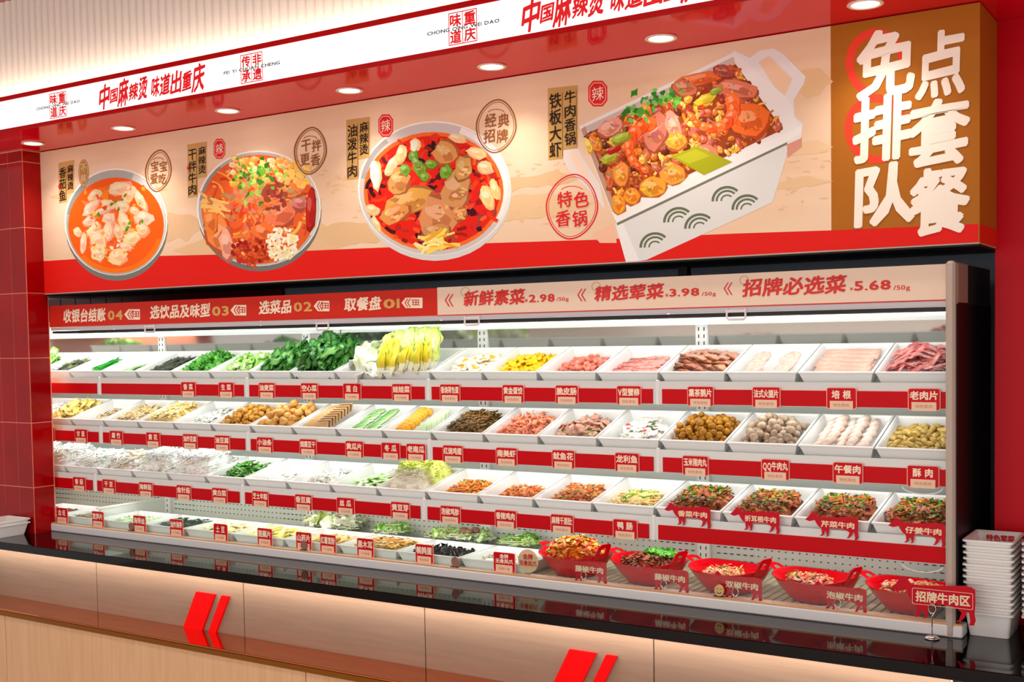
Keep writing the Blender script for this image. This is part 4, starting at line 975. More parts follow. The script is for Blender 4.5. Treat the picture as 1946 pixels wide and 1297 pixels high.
bunch('cabbage_leaves', (0, 9), 'pale lotus white cabbage leaves heaped left of the baby cabbages', 'cabbage', lw, 20, hw=.065, seed=3, stand=.55, top=.03, up_=.02)
dg = [sheet_mesh('leaf', GRN, .10, .04, nl=8, nw=4, curl=c, ruf=.3, th=.0014, seed=s, taper=.6, cols=leaf_col((110, 160, 70), (44, 122, 34))) for s, c in ((1, .3), (2, .1), (3, .5))]
dg2 = [sheet_mesh('leaf', GRN, .09, .045, nl=8, nw=4, curl=c, ruf=.35, th=.0014, seed=s, taper=.5, cols=leaf_col((70, 130, 50), (24, 84, 22))) for s, c in ((4, .3), (5, .1))]
bunch('water_spinach', (0, 10), 'dark green water spinach piled high left of the pale cabbage', 'vegetable', dg2+dg, 190, hw=.085, sc=(.5, .9), seed=4, stand=.8, top=.055, up_=.035)
bunch('leaf_lettuce', (0, 11), 'dark green leafy lettuce bunch leaning right in the top row', 'vegetable', dg, 130, sc=(.5, .9), hw=.075, seed=5, stand=.6, top=.015, up_=.03)
lg = [sheet_mesh('leaf', GRN, .06, .035, nl=7, nw=4, curl=c, ruf=.4, th=.0012, seed=s, taper=.3, cols=leaf_col((200, 226, 150), (120, 190, 60))) for s, c in ((1, .3), (2, .5))]
ll = [sheet_mesh('leaf', GRN, .065, .035, nl=7, nw=4, curl=c, ruf=.4, th=.0012, seed=s, taper=.3, cols=leaf_col((236, 244, 214), (176, 216, 110))) for s, c in ((1, .3), (2, .5))]
bunch('cut_lettuce', (0, 12), 'cut pale green lettuce in the tray right of the coriander', 'vegetable', ll+lg[:1], 50, seed=6, stand=.4, top=-.005, hw=.07, up_=.012)
cg = [sheet_mesh('leaf', GRN, .034, .03, nl=6, nw=4, curl=c, ruf=.6, th=.0012, seed=s, taper=.3, cols=leaf_col((120, 190, 70), (70, 160, 40))) for s, c in ((1, .3), (2, .6))]
bunch('coriander', (0, 13), 'bright green coriander bunch in the top row', 'vegetable', cg, 110, seed=7, stand=.8, top=.0, hw=.075, up_=.02)
shreds('seaweed', (0, 14), 'dark seaweed strips in the tray left of the coriander', 'seaweed', [(12, 16, 6), (24, 30, 8), (8, 9, 5), (60, 70, 14)], 170, .04, .001, top=-.008, seed=8, flatrib=.004)
shreds('leaf_strips', (0, 15), 'flat green leaf strips laid in the tray below the first blind handle', 'vegetable', [(20, 140, 60), (40, 160, 80), (120, 190, 90)], 26, .1, .001, hw=.05, y0=.03, y1=.15, top=-.03, seed=9, flatrib=.006, bend=.05, base=(210, 220, 210), along=1.2)
shreds('green_stalks', (0, 16), 'bundle of bright green stalks lying alone in its tray', 'vegetable', [(20, 150, 20), (40, 170, 40), (10, 120, 20)], 30, .13, .0025, hw=.014, y0=.03, y1=.16, top=-.02, seed=10, bend=.05, base=(30, 130, 30), along=1.57, lift=.01)
shreds('seaweed', (0, 17), 'dark seaweed strips in the tray nearest the tiled pillar', 'seaweed', [(12, 16, 6), (24, 30, 8), (8, 9, 5), (90, 100, 14)], 150, .04, .001, top=-.012, seed=11, flatrib=.004)
bunch('leafy_greens', (0, 18), 'fresh leafy greens partly hidden by the tiled pillar', 'vegetable', lg+cg, 80, seed=12, stand=.8, top=.01, hw=.08, up_=.02)
# ---- second row
nug = [blob_mesh('pork_nugget', M2('fried_crust', (176, 138, 60), (214, 184, 106), scale=90, rnd=.15, bump=.8), .017, .0085, .0085, .3, 2, s, 2.4) for s in range(4)]
pieces('pork_nugget', (1, 0), nug, 105, .0088, 'golden crispy fried pork nugget in the right-most tray', 'fritter', 'crispy pork nuggets', seed=21, zmax=.02, hw=.078)
roll = [MB().tube([(-.026, 0, 0), (-.024, 0, 0), (0, 0, .001), (.024, 0, 0), (.026, 0, 0)], [.009, .0125, .013, .0125, .009], 12).mesh('luncheon_roll', M2('luncheon_pale', (244, 222, 206), (236, 204, 190), scale=30, rnd=.06), True)]
rnd = random.Random(30); tr = trays[(1, 1)]
for j in range(5):
    for i in range(5):
        if rnd.random() < .06: continue
        o = link('luncheon_roll', roll[0]); tf_place(o, tr, -.058+i*.029+rnd.uniform(-.003, .003), .045+j*.033, -.018+(.012 if i % 2 else 0)+.002*j, Matrix.Rotation(1.3+rnd.uniform(-.2, .2), 4, 'Z') @ Matrix.Scale(.85, 4))
        tag(o, 'pale stubby luncheon meat roll in the tray beside the crispy pork', 'meat roll', 'pale luncheon rolls')
ballg = [blob_mesh('beef_ball', M2('beef_ball_grey', (164, 136, 112), (200, 176, 152), scale=50, rnd=.14), .0125, .0122, .0118, .07, 2, s) for s in range(3)]
pieces('beef_ball', (1, 2), ballg, 66, .012, 'greyish beige beef ball in the middle-shelf ball tray', 'meatball', 'greyish beef balls', seed=22)
ballc = [blob_mesh('corn_meatball', M2('corn_ball', (140, 84, 20), (196, 136, 30), scale=60, rnd=.2), .0105, .0103, .0100, .09, 2, s) for s in range(3)]
pieces('corn_meatball', (1, 3), ballc, 112, .0102, 'golden brown corn meatball in the heaped meatball tray', 'meatball', 'golden corn meatballs', seed=23, hw=.076)
fish = [sheet_mesh('fish_slice', M2('fish_white', (238, 228, 216), (248, 244, 238), scale=30, rnd=.04), .045, .028, curl=.25, ruf=.2, th=.003, seed=s, roundness=.6) for s in (1, 2)]
pieces('fish_slice', (1, 4), fish, 36, .0115, 'translucent white fish slice in the fish tray', 'fish', 'white fish slices', flat=.4, seed=24, k=.45, hw=.06)
for i, (x, y, c) in enumerate([(-.03, .07, 'r'), (.03, .06, 'r'), (-.045, .1, 'r'), (.035, .11, 'g'), (-.01, .05, 'g')]):
    o = MB().prism([(-.006, -.004), (.005, -.003), (.006, .003), (-.004, .004)], 0, .002).obj('garnish', mat('chilli_red', (214, 30, 40), .3) if c == 'r' else mat('herb_green', (40, 110, 40), .4))
    tf_place(o, trays[(1, 4)], x, y, .004, Matrix.Rotation(-1.2, 4, 'X')); tag(o, 'small %s garnish flake on the white fish slices' % ('red chilli' if c == 'r' else 'green herb'), 'garnish', 'red chilli flakes on fish' if c == 'r' else 'green herb flakes on fish')
squid = [sheet_mesh('squid_curl', M2('squid_tan', (214, 180, 156), (196, 120, 100), scale=60, rnd=.12), .04, .022, curl=1.1, ruf=.3, th=.004, seed=s) for s in (1, 2, 3)]
pieces('squid_curl', (1, 5), squid, 34, .0115, 'curled beige and red squid flower in the mixed squid tray', 'seafood', 'squid flowers', flat=.9, seed=25, k=.5, hw=.066)
shreds('celery_shreds', (1, 5), 'pale green shreds tangled under the squid flowers', 'vegetable', [(196, 214, 130), (150, 190, 70), (222, 210, 180), (200, 60, 50)], 130, .04, .0013, hw=.07, y0=.025, y1=.17, top=-.018, seed=26)
def shrimp_mesh(seed):
    mb = MB(); rr = random.Random(seed); pts = []; rad = []
    for i in range(10):
        a = -.4+i*.34; pts.append((.017*math.cos(a), .017*math.sin(a), .001*math.sin(i*2))); rad.append(.0062*(1-.075*i)*(1.1 if i % 2 else .92))
    mb.tube(pts, rad, 8); x, y, z = pts[-1]
    for s in (-1, 1): mb.add([(x, y, z), (x+.004, y-.010, s*.005), (x-.003, y-.012, s*.002)], [(0, 1, 2)])
    for k in range(3): mb.tube([pts[2+k], (pts[2+k][0]*.5, pts[2+k][1]*.5, -.003)], .0008, 3)
    mb.tube([pts[0], (.024, -.02, .004), (.020, -.036, .006)], .0006, 3)
    return mb.mesh('shrimp', M2('shrimp_pink', (226, 100, 58), (246, 176, 140), scale=90, rnd=.12, rough=.25), True)
shr = [shrimp_mesh(s) for s in (1, 2)]
pieces('shrimp', (1, 6), shr, 62, .0125, 'curled pink orange cooked shrimp in the shrimp tray', 'shrimp', 'cooked shrimps', flat=.8, seed=27, k=.42, hw=.066, zmax=.025)
shreds('gizzard_strips', (1, 7), 'brown stewed gizzard strips heaped in a tray', 'meat', [(104, 72, 30), (130, 94, 40), (76, 52, 20), (150, 112, 56)], 330, .03, .0028, top=.002, seed=28, bend=.35, lift=.008, hw=.072, flatrib=0)
pump = [blob_mesh('pumpkin_slice', M2('pumpkin_orange', (246, 164, 30), (250, 190, 70), scale=30, rnd=.08), .020, .016, .0055, .1, 2, s) for s in (1, 2)]
rnd = random.Random(31)
for j in range(17):
    o = link('pumpkin_slice', rnd.choice(pump)); tf_place(o, trays[(1, 8)], -.048+rnd.uniform(-.006, .006)+(j % 2)*.022, .03+j*.0088, -.012+j*.0008, Matrix.Rotation(.2, 4, 'Z') @ Matrix.Rotation(1.0, 4, 'X'))
    tag(o, 'orange old pumpkin slice in a leaning row on the second shelf', 'pumpkin', 'pumpkin slices')
mel = [MB().box(-.02, .02, -.018, .018, -.002, .002, bev=.001).mesh('melon_slice', M2('melon_pale', (216, 234, 190), (232, 244, 214), scale=20, rnd=.04), False)]
for j in range(16):
    o = link('melon_slice', mel[0]); tf_place(o, trays[(1, 8)], .038+rnd.uniform(-.004, .004), .03+j*.0095, -.014, Matrix.Rotation(.1, 4, 'Z') @ Matrix.Rotation(.9, 4, 'X'))
    tag(o, 'pale green winter melon slice in a row beside the pumpkin', 'melon', 'winter melon slices')
cuc = [sheet_mesh('cucumber_slice', mat('cucumber', 'vc', .3), .05, .017, curl=.12, ruf=.02, th=.003, seed=s, roundness=.8, nw=6, cols=lambda u, v: (64, 150, 50) if v < .2 or v > .8 else (206, 232, 170)) for s in (1, 2)]
for j in range(13):
    for i in range(2):
        o = link('cucumber_slice', rnd.choice(cuc)); tf_place(o, trays[(1, 9)], -.035+i*.06+rnd.uniform(-.004, .004), .03+j*.0115, -.016+j*.0009, Matrix.Rotation(.9+rnd.uniform(-.15, .15), 4, 'Z') @ Matrix.Rotation(.75, 4, 'X'))
        tag(o, 'green-edged cucumber slice in a leaning row', 'cucumber', 'cucumber slices')
tof = [MB().box(-.026, .026, -.014, .014, -.0022, .0022, bev=.001).mesh('smoked_tofu', M2('tofu_tan', (206, 160, 104), (226, 190, 140), scale=30, rnd=.15), False)]
tofd = [MB().box(-.026, .026, -.014, .014, -.0022, .0022, bev=.001).mesh('smoked_tofu', M2('tofu_brown', (110, 70, 30), (150, 104, 54), scale=30, rnd=.15), False)]
for j in range(17):
    for i in range(2):
        o = link('smoked_tofu', tofd[0] if (i == 1 and j % 2) else tof[0]); tf_place(o, trays[(1, 10)], -.04+i*.058, .028+j*.009, -.012+j*.0008+(.008 if i else 0), Matrix.Rotation(.15 if i else .5, 4, 'Z') @ Matrix.Rotation(1.0 if i else .7, 4, 'X'))
        tag(o, 'thin smoked tofu slab in the striped brown row', 'tofu', 'smoked tofu slabs')
puff = [blob_mesh('tofu_puff', M2('puff_gold', (206, 140, 60), (236, 186, 104), scale=40, rnd=.14), .0165, .0145, .0125, .18, 2, s) for s in range(3)]
pieces('tofu_puff', (1, 11), puff, 50, .0138, 'large golden tofu puff on the second shelf', 'tofu', 'large golden tofu puffs', seed=32, hw=.076)
puf2 = [blob_mesh('tofu_puff', M2('puff_amber', (186, 120, 34), (224, 170, 70), scale=40, rnd=.14), .0115, .0105, .009, .18, 2, s) for s in range(3)]
pieces('tofu_puff', (1, 12), puf2, 105, .0102, 'small amber tofu puff left of the large golden puffs', 'tofu', 'small amber tofu puffs', seed=33, hw=.078)
silv = [sheet_mesh('tripe_sheet', M2('tripe_silver', (200, 202, 198), (226, 228, 222), scale=40, rnd=.08), .06, .03, curl=.2, ruf=.3, th=.003, seed=s) for s in (1, 2)]
pieces('tripe_sheet', (1, 13), silv, 30, .011, 'silvery grey tripe sheet left of the tofu puffs', 'tripe', 'silvery tripe sheets', flat=.3, seed=34, k=.4, rz=1.2)
shreds('tofu_skin_noodles', (1, 14), 'soft yellow tofu skin noodles heaped left of the silvery tripe', 'noodles', [(246, 222, 150), (240, 204, 110), (250, 236, 190)], 260, .06, .002, top=.006, seed=35, flatrib=.003, lift=.008)
shreds('tan_noodles', (1, 15), 'tan noodles beside the yellow tofu skin noodles', 'noodles', [(226, 196, 140), (236, 214, 170), (210, 176, 120)], 220, .05, .0018, top=-.005, seed=36, flatrib=.003)
pieces('mushroom_slice', (1, 16), [sheet_mesh('mushroom_slice', M2('speckled_slice', (222, 204, 170), (180, 150, 100), scale=120, rnd=.1), .03, .016, curl=.2, ruf=.1, th=.003, seed=1, roundness=.5)], 40, .008, 'thin speckled brown slice in the tray right of the yellow tofu skins', 'vegetable', 'speckled brown slices', flat=.4, seed=37, k=.4, hw=.05)
ysk = [sheet_mesh('tofu_skin', M2('skin_yellow', (240, 208, 96), (250, 232, 150), scale=30, rnd=.08), .06, .04, curl=.3, ruf=.4, th=.002, seed=s) for s in (1, 2, 3)]
pieces('tofu_skin', (1, 17), ysk, 46, .014, 'crinkled yellow tofu skin piece nearest the tiled pillar', 'tofu', 'crinkled yellow tofu skins', flat=.6, seed=38, k=.5, zmax=.03)
shreds('white_strips', (1, 18), 'white strips in the tray cut off by the pillar on the second shelf', 'noodles', [(232, 232, 226), (244, 244, 240)], 120, .05, .002, top=-.005, seed=39)
# ---- third row
BEEF = [(140, 64, 36), (176, 92, 56), (110, 48, 30), (200, 116, 70), (196, 116, 44)]
GG = [(56, 110, 20), (30, 76, 16), (110, 150, 30), (210, 140, 24)]
bsl = [sheet_mesh('beef_slice', M2('beef_marinated', (140, 62, 40), (196, 112, 76), scale=70, rnd=.2, rough=.25), .04, .022, curl=c, ruf=.35, th=.004, seed=s) for s, c in ((1, .3), (2, .6), (3, .1))]
for i, (nm, sd) in enumerate((('ginger', 41), ('celery', 42), ('spicy root', 43), ('coriander', 44))):
    mixfood('chopped_greens', (2, i), 'green and amber %s bits mixed through the marinated beef' % nm, 'vegetable', BEEF, 150, .011, seed=sd, garnish=GG, ng=(260, 220, 200, 280)[i], top=.006, hw=.078, y1=.19)
    pieces('beef_slice', (2, i), bsl, 26, .012, 'marinated red-brown beef slice in the %s beef tray' % nm, 'beef', '%s beef slices' % nm, flat=.35, seed=sd+10, k=.3, floor=-.016, hw=.07, y0=.03, y1=.18, zmax=.014)
shreds('duck_intestines', (2, 4), 'glossy yellow duck intestine coils left of the coriander beef', 'offal', [(240, 206, 130), (230, 186, 96), (250, 226, 170)], 150, .05, .003, hw=.068, y0=.03, y1=.16, top=-.012, seed=45, bend=.9)
shreds('green_onion_strips', (2, 4), 'green onion strips scattered over the yellow intestines', 'vegetable', [(90, 160, 40), (130, 190, 60)], 22, .03, .0018, hw=.05, y0=.05, y1=.14, top=-.006, floor=-.02, seed=46, bend=.1, base=(240, 206, 130), lift=.008)
mixfood('chilli_tripe', (2, 5), 'brown chilli tripe with red and green bits', 'offal', [(190, 116, 64), (206, 140, 84), (170, 92, 50), (214, 110, 50)], 170, .010, hw=.072, seed=47, garnish=[(206, 60, 30), (110, 150, 40), (240, 180, 90)], ng=60, top=-.008)
mixfood('orange_chicken', (2, 6), 'diced orange chicken bits in a shallow heap', 'meat', [(214, 120, 50), (226, 146, 76), (196, 84, 40)], 190, .007, hw=.068, y1=.16, seed=48, garnish=[(200, 50, 30), (190, 170, 60), (250, 210, 130)], ng=60, top=-.016)
mixfood('saucy_chicken', (2, 7), 'saucy orange chicken with dark green pepper pieces', 'meat', [(226, 130, 40), (236, 156, 60), (206, 100, 40)], 190, .008, hw=.07, y1=.17, seed=49, garnish=[(50, 110, 40), (90, 140, 50)], ng=26, top=-.014)
shreds('bean_sprouts', (2, 8), 'tall heap of bean sprouts with yellow green tips', 'sprouts', [(240, 234, 214), (246, 242, 228), (232, 216, 190)], 330, .045, .0011, hw=.082, top=.025, seed=50, lift=.02, bend=.4)
shreds('sprout_tips', (2, 8), 'yellow green sprout heads at the back of the sprout heap', 'sprouts', [(206, 216, 70), (190, 206, 50), (226, 232, 120)], 260, .016, .0022, hw=.088, y0=.07, y1=.20, top=.048, floor=-.02, seed=51, lift=.014, base=(214, 220, 120))
lf = [sheet_mesh('loofah_slice', mat('loofah', 'vc', .3), .045, .022, curl=.1, ruf=.08, th=.003, seed=s, roundness=.6, cols=lambda u, v: (176, 216, 130) if v < .15 or v > .85 else (236, 246, 226)) for s in (1, 2)]
pieces('loofah_slice', (2, 9), lf, 44, .0105, 'pale green loofah slice left of the sprouts', 'vegetable', 'loofah slices', flat=.25, seed=52, k=.35)
ftf = [MB().box(-.012, .012, -.012, .012, -.007, .007, bev=.003).mesh('fish_tofu', M2('fish_tofu_white', (246, 244, 236), (238, 232, 220), scale=30, rnd=.03), True)]
pieces('fish_tofu', (2, 10), ftf, 40, .0115, 'soft white fish tofu cube in the third row', 'tofu', 'white fish tofu cubes', flat=.3, seed=53, k=.5)
rck = [blob_mesh('rice_cake', M2('rice_white', (248, 246, 240), (240, 238, 230), scale=30), .02, .010, .004, .05, 2, s) for s in (1, 2)]
pieces('rice_cake', (2, 11), rck, 36, .009, 'flat oval white rice cake in the sparse tray', 'rice cake', 'white rice cakes', flat=.25, seed=54, k=.4)
bunch('chopped_stems', (2, 12), 'chopped bright green vegetable stems on the third shelf', 'vegetable', [sheet_mesh('leaf', GRN, .04, .012, nl=5, nw=3, curl=c, ruf=.4, th=.0014, seed=s, taper=.5, cols=leaf_col((130, 190, 60), (60, 130, 36))) for s, c in ((1, .3), (2, .5))], 140, seed=55, stand=.35, top=-.002, hw=.075, spread=1.5, up_=.01)
for key, nm, sd, tp in (((2, 13), 'tall white enoki mushroom heap left of the green stems', 56, .028), ((2, 14), 'white shredded mushroom heap second left of the green stems', 57, .03), ((2, 15), 'white mushroom strips with tan ends', 58, .004),
                        ((2, 16), 'thin white vermicelli heap right of the pillar heaps', 59, .0), ((2, 17), 'glossy white vermicelli nearest the tiled pillar', 60, .02), ((2, 18), 'white noodles cut off by the pillar on the third shelf', 61, .02)):
    shreds('white_shreds', key, nm, 'mushroom' if sd < 59 else 'noodles', [(246, 246, 240), (236, 236, 226), (250, 250, 246)]+([(206, 176, 140)] if sd == 58 else []), 240, .06, .0026, hw=.09, top=tp+.01, seed=sd, lift=.014, bend=.3)
# ---- bottom row
fl4 = dict(floor=-.033, y0=.03, y1=.18)
bld = [MB().box(-.02, .02, -.012, .012, -.006, .006, bev=.002).mesh('blood_curd', M2('curd_dark', (120, 70, 60), (150, 96, 84), scale=30, rnd=.1), True)]
pieces('blood_curd', (3, 0), bld, 26, .012, 'dark brown blood curd block at the far left of the bottom row', 'curd', 'blood curd blocks', flat=.2, seed=62, hw=.09, **fl4)
shreds('bamboo_slices', (3, 1), 'brown bamboo shoot strips in the bottom row', 'vegetable', [(150, 120, 104), (176, 150, 130), (196, 176, 156)], 160, .05, .002, hw=.1, y0=.03, y1=.18, top=-.01, floor=-.03, seed=63, flatrib=.004)
shreds('pale_stems', (3, 2), 'pale green stem pieces in the bottom row', 'vegetable', [(214, 228, 190), (190, 216, 150), (230, 236, 214)], 170, .04, .0025, hw=.1, y0=.03, y1=.18, top=-.008, floor=-.03, seed=64)
shreds('kelp_knots', (3, 3), 'dark green kelp knots spread in the bottom row', 'seaweed', [(30, 60, 44), (44, 80, 54), (20, 40, 34)], 110, .04, .002, hw=.1, y0=.03, y1=.2, top=-.012, floor=-.03, seed=65, flatrib=.006, lift=.014)
pot = [MB().lathe([(.0001, .002), (.017, .002), (.0185, 0), (.017, -.002), (.0001, -.002)], 14).mesh('potato_slice', M2('potato_pale', (240, 220, 160), (246, 234, 196), scale=30, rnd=.05), False)]
pieces('potato_slice', (3, 4), pot, 62, .0125, 'pale yellow round potato slice', 'potato', 'potato slices', flat=.5, seed=66, k=.4, hw=.095, **fl4)
lo = MB().lathe([(.0001, .002), (.020, .002), (.021, 0), (.020, -.002), (.0001, -.002)], 16)
for a in range(6): lo.lathe([(.0001, .0024), (.0035, .0023)], 8, .011*math.cos(a), .011*math.sin(a), 0)
lot = [lo.mesh('lotus_slice', M2('lotus_yellow', (244, 222, 110), (250, 238, 170), scale=30, rnd=.05), False)]
pieces('lotus_slice', (3, 5), lot, 60, .0125, 'yellow lotus root slice with holes in the bottom row', 'vegetable', 'lotus root slices', flat=.6, seed=67, k=.45, hw=.095, zmax=.03, **fl4)
yam = [MB().lathe([(.0001, .002), (.015, .002), (.017, 0), (.015, -.002), (.0001, -.002)], 12).mesh('yam_slice', M2('yam_orange', (236, 190, 120), (244, 212, 156), scale=30, rnd=.08), False)]
pieces('yam_slice', (3, 6), yam, 64, .0115, 'orange tinted yam slice right of the lotus roots', 'vegetable', 'orange yam slices', flat=.6, seed=68, k=.45, hw=.095, zmax=.02, **fl4)
shreds('broad_noodles', (3, 7), 'amber broad sweet potato noodles soaking in the bottom row', 'noodles', [(206, 150, 60), (226, 180, 96), (190, 126, 40), (240, 220, 180)], 170, .07, .002, hw=.105, y0=.03, y1=.19, top=.0, floor=-.03, seed=69, flatrib=.005)
fun = [sheet_mesh('wood_ear', mat('fungus_black', (26, 22, 24), .2), .036, .028, curl=.5, ruf=.6, th=.002, seed=s, roundness=.5) for s in (1, 2, 3)]
pieces('wood_ear', (3, 8), fun, 58, .011, 'curled black wood ear fungus piece', 'fungus', 'black wood ear pieces', flat=1.2, seed=70, k=.4, hw=.095, y0=.03, y1=.15, floor=-.033)
qe = [blob_mesh('quail_egg', M2('quail_shell', (236, 228, 214), (150, 130, 110), scale=120, rnd=.05), .0115, .009, .009, .0, 2, 1)]
tr9 = trays[(3, 9)]; rnd = random.Random(71)
for i in range(7):
    o = link('quail_egg', qe[0]); tf_place(o, tr9, -.095+rnd.uniform(0, .028), .05+i*.014, -.02+.006*(i % 2), rotm(rnd)); tag(o, 'speckled quail egg beside the black fungus tray', 'egg', 'speckled quail eggs')
cf = [blob_mesh('chicken_foot', M2('foot_white', (240, 238, 228), (250, 250, 244), scale=40), .02, .009, .008, .3, 2, s, 2) for s in (1, 2)]
pieces('chicken_foot', (3, 9), cf, 34, .0115, 'white boneless chicken foot in the tray left of the red bowls', 'meat', 'white chicken feet', seed=72, k=.5, hw=.06, **fl4)
# packs behind the bottom row
def pack(X, Y, z, label, cols, leafcol, n, brown=0, seed=1):
    rnd = random.Random(seed); e = local('produce_bowl', label, 'bowl', (X, Y, z))
    MB().lathe([(.045, 0), (.05, .004), (.072, .045), (.075, .05), (.071, .048), (.046, .006), (.0001, .005)], 28).obj('bowl', GLASS, e, True)
    mb = MB(); 
    for i in range(n):
        a = rnd.uniform(0, 6.28); q = .062*rnd.random()**.5; p = Vector((q*math.cos(a), q*math.sin(a), .035+.03*(1-q/.07)+rnd.uniform(0, .012)))
        P = [p+s_ for s_ in strand_pts(.045, .6, rnd)]; mb.tube(P, .0018, 4, jit(rnd.choice(cols), 10))
    stuff(mb.obj('shreds', VCW, e, norm=False))
    for i in range(22):
        a = rnd.uniform(0, 6.28); q = .055*rnd.random()**.5; o = link('leaf', rnd.choice(leafcol), e)
        o.matrix_basis = Matrix.Translation((q*math.cos(a), q*math.sin(a), .055)) @ rotm(rnd, 1.0) @ Matrix.Scale(.7, 4)
    for i in range(brown):
        a = rnd.uniform(0, 6.28); q = .03*rnd.random()**.5
        MB().lathe([(.0001, .012), (.008, .011), (.013, .006), (.014, 0), (.004, -.002), (.004, -.014), (.0001, -.014)], 12).obj('mushroom', mat('mushroom_brown', (150, 100, 84), .5), e, True).location = (q*math.cos(a)-.01, q*math.sin(a)-.02, .07)
W_ = [(240, 240, 226), (226, 232, 200), (248, 246, 236)]
for (px, lab, cc, lv, br, sd) in ((610, 'glass bowl of white mushrooms behind the yam slices', W_, cabl[:1], 0, 1), (650, 'glass bowl of enoki with brown mushrooms behind the broad noodles', W_, lw, 5, 2), (742, 'glass bowl of leafy green salad mix behind the black fungus', W_+[(150, 200, 70)], lg, 0, 3),
                                  (845, 'glass bowl of yellow green shoots behind the quail eggs', [(226, 230, 150), (206, 220, 110), (240, 240, 214)], ll, 0, 4), (900, 'glass bowl topped by a brown mushroom cluster', W_, ll[:1], 12, 5), (985, 'glass bowl of green shoots left of the red bowls', [(200, 226, 130), (240, 244, 220)], lg, 0, 6)):
    X = AY(px, 1000, 3.28)[0]; pack(X, 3.29, .872, lab, cc, lv, 130, br, sd)

# ================================================================== RED DISHES
RB = mat('red_melamine', (210, 0, 20), .16, spec=.4)
def dish_meshes():
    def sup(a, rx, ry, p=.78):
        c, s_ = math.cos(a), math.sin(a); return rx*math.copysign(abs(c)**p, c), ry*math.copysign(abs(s_)**p, s_)
    prof = [(.0, 0, 0), (.062, .055, 0), (.068, .06, .004), (.098, .086, .036), (.116, .104, .064), (.120, .108, .068), (.114, .102, .067), (.094, .082, .040), (.060, .052, .012), (0, 0, .010)]
    n = 36; vs = []
    for rx, ry, z in prof:
        for k in range(n): x, y = sup(2*PI*k/n, rx, ry); e = .010*(abs(math.cos(2*PI*k/n))**4)*(z/.068); vs.append((x, y, z+e))
    mb = MB(); mb.add(vs, [(i*n+k, i*n+(k+1) % n, (i+1)*n+(k+1) % n, (i+1)*n+k) for i in range(len(prof)-1) for k in range(n)])
    body = mb.mesh('bowl', RB, True, True)
    hs = []
    for s_ in (1, -1):
        m = MB(); out = [(-.030, -.004), (.030, -.004), (.026, .042), (.016, .050), (-.016, .050), (-.026, .042)]; inn = [(-.012, .016), (.012, .016), (.011, .032), (.006, .036), (-.006, .036), (-.011, .032)]
        hk = 1 if s_ > 0 else .42
        v = []
        for t in (0, .005):
            for y, z in out+inn: v.append((s_*(.108+z*(.55 if s_ > 0 else 1.0)+t), y*(1 if s_ > 0 else .9), .066+z*.95*hk))
        f = []
        for k in range(6): k2 = (k+1) % 6; f += [(k, k2, 6+k2, 6+k), (12+k, 18+k, 18+k2, 12+k2), (k, 12+k, 12+k2, k2), (6+k, 6+k2, 18+k2, 18+k)]
        m.add(v, f); hs.append(m.mesh('handle', RB, False, True))
    return body, hs
DB, DH = dish_meshes()
DX = [-1.765, -1.515, -1.262, -1.012, -.755]
DL = ['red handled dish of orange chilli meat left of the others', 'red handled dish of dark stewed beef topped with coriander', 'red handled dish with few pale bits behind the double pepper cow sign',
      'red handled dish with pink and green meat mix', 'red handled dish of pink meat behind the big cow sign']
for i, x in enumerate(DX):
    d = local('red_dish', DL[i], 'dish', (x, 3.112, .872), (0, 0, -.32), group='red handled dishes'); d.scale = (.96, .96, .96)
    link('bowl', DB, d)
    for h in DH: link('handle', h, d)
    trays[(4, i)] = d
def dish_food(i, name, label, cols, n, s, rx, ry, top, garnish=None, ng=0, seed=1, cat='meat', x0=0):
    rnd = random.Random(seed); mb = MB()
    nx = 14; vs = []
    for j in range(nx+1):
        for k in range(nx+1):
            u = j/nx*2-1; v = k/nx*2-1; q = math.sqrt(u*u+v*v)
            if q > 1: u /= q; v /= q; q = 1
            vs.append((u*rx+x0, v*ry, .014+.036*q*q+(top-.014)*(1-q**2.5)+.004*noise.noise(Vector((u*4, v*4, seed)))))
    base = len(mb.v); mb.v += vs
    for j in range(nx):
        for k in range(nx): mb.f.append([j*(nx+1)+k, (j+1)*(nx+1)+k, (j+1)*(nx+1)+k+1, j*(nx+1)+k+1]); mb.c.append(jit(rnd.choice(cols), 10))
    for t in range(n+ng):
        g = t >= n; a = rnd.uniform(0, 6.28); q = rnd.random()**.5*.95; z = .014+.038*q*q+(top-.014)*(1-q**2.5)+rnd.uniform(0, .008)+(.006 if g else 0)
        c = jit(rnd.choice(garnish if g else cols), 12); S = s*rnd.uniform(.6, 1.3); rm = rotm(rnd, .7).to_3x3(); P = []
        asp = .25 if g else rnd.uniform(.35, .8)
        for kk in range(6): b = kk*PI/3; P.append(rm @ Vector((S*math.cos(b), S*asp*math.sin(b), rnd.uniform(-.2, .2)*S)))
        o_ = Vector((q*math.cos(a)*rx+x0, q*math.sin(a)*ry, z)); P = [rm @ Vector((0, 0, S*.35))]+P; P = [p+o_ for p in P]
        mb.add(P, [(0, 1+kk, 1+(kk+1) % 6) for kk in range(6)], c)
    o = mb.obj(name, VCW, norm=False); o.location = trays[(4, i)].location; tag(o, label, cat, kind='stuff'); return o
dish_food(0, 'chilli_meat', 'orange chilli meat strips piled high in the left red dish', [(216, 104, 24), (236, 140, 40), (190, 70, 20), (246, 176, 70)], 420, .012, .095, .085, .105, [(120, 140, 40), (200, 30, 20), (250, 200, 120)], 90, 1)
dish_food(1, 'stewed_beef', 'dark brown stewed beef in the second red dish', [(110, 40, 20), (140, 60, 30), (90, 30, 16), (170, 80, 40)], 300, .010, .09, .082, .074, None, 0, 2)
dish_food(2, 'pale_meat_bits', 'pale meat bits left at the bottom of the third red dish', [(226, 176, 130), (206, 140, 90), (240, 206, 170)], 150, .008, .06, .06, .046, [(190, 190, 120)], 10, 3, x0=-.02)
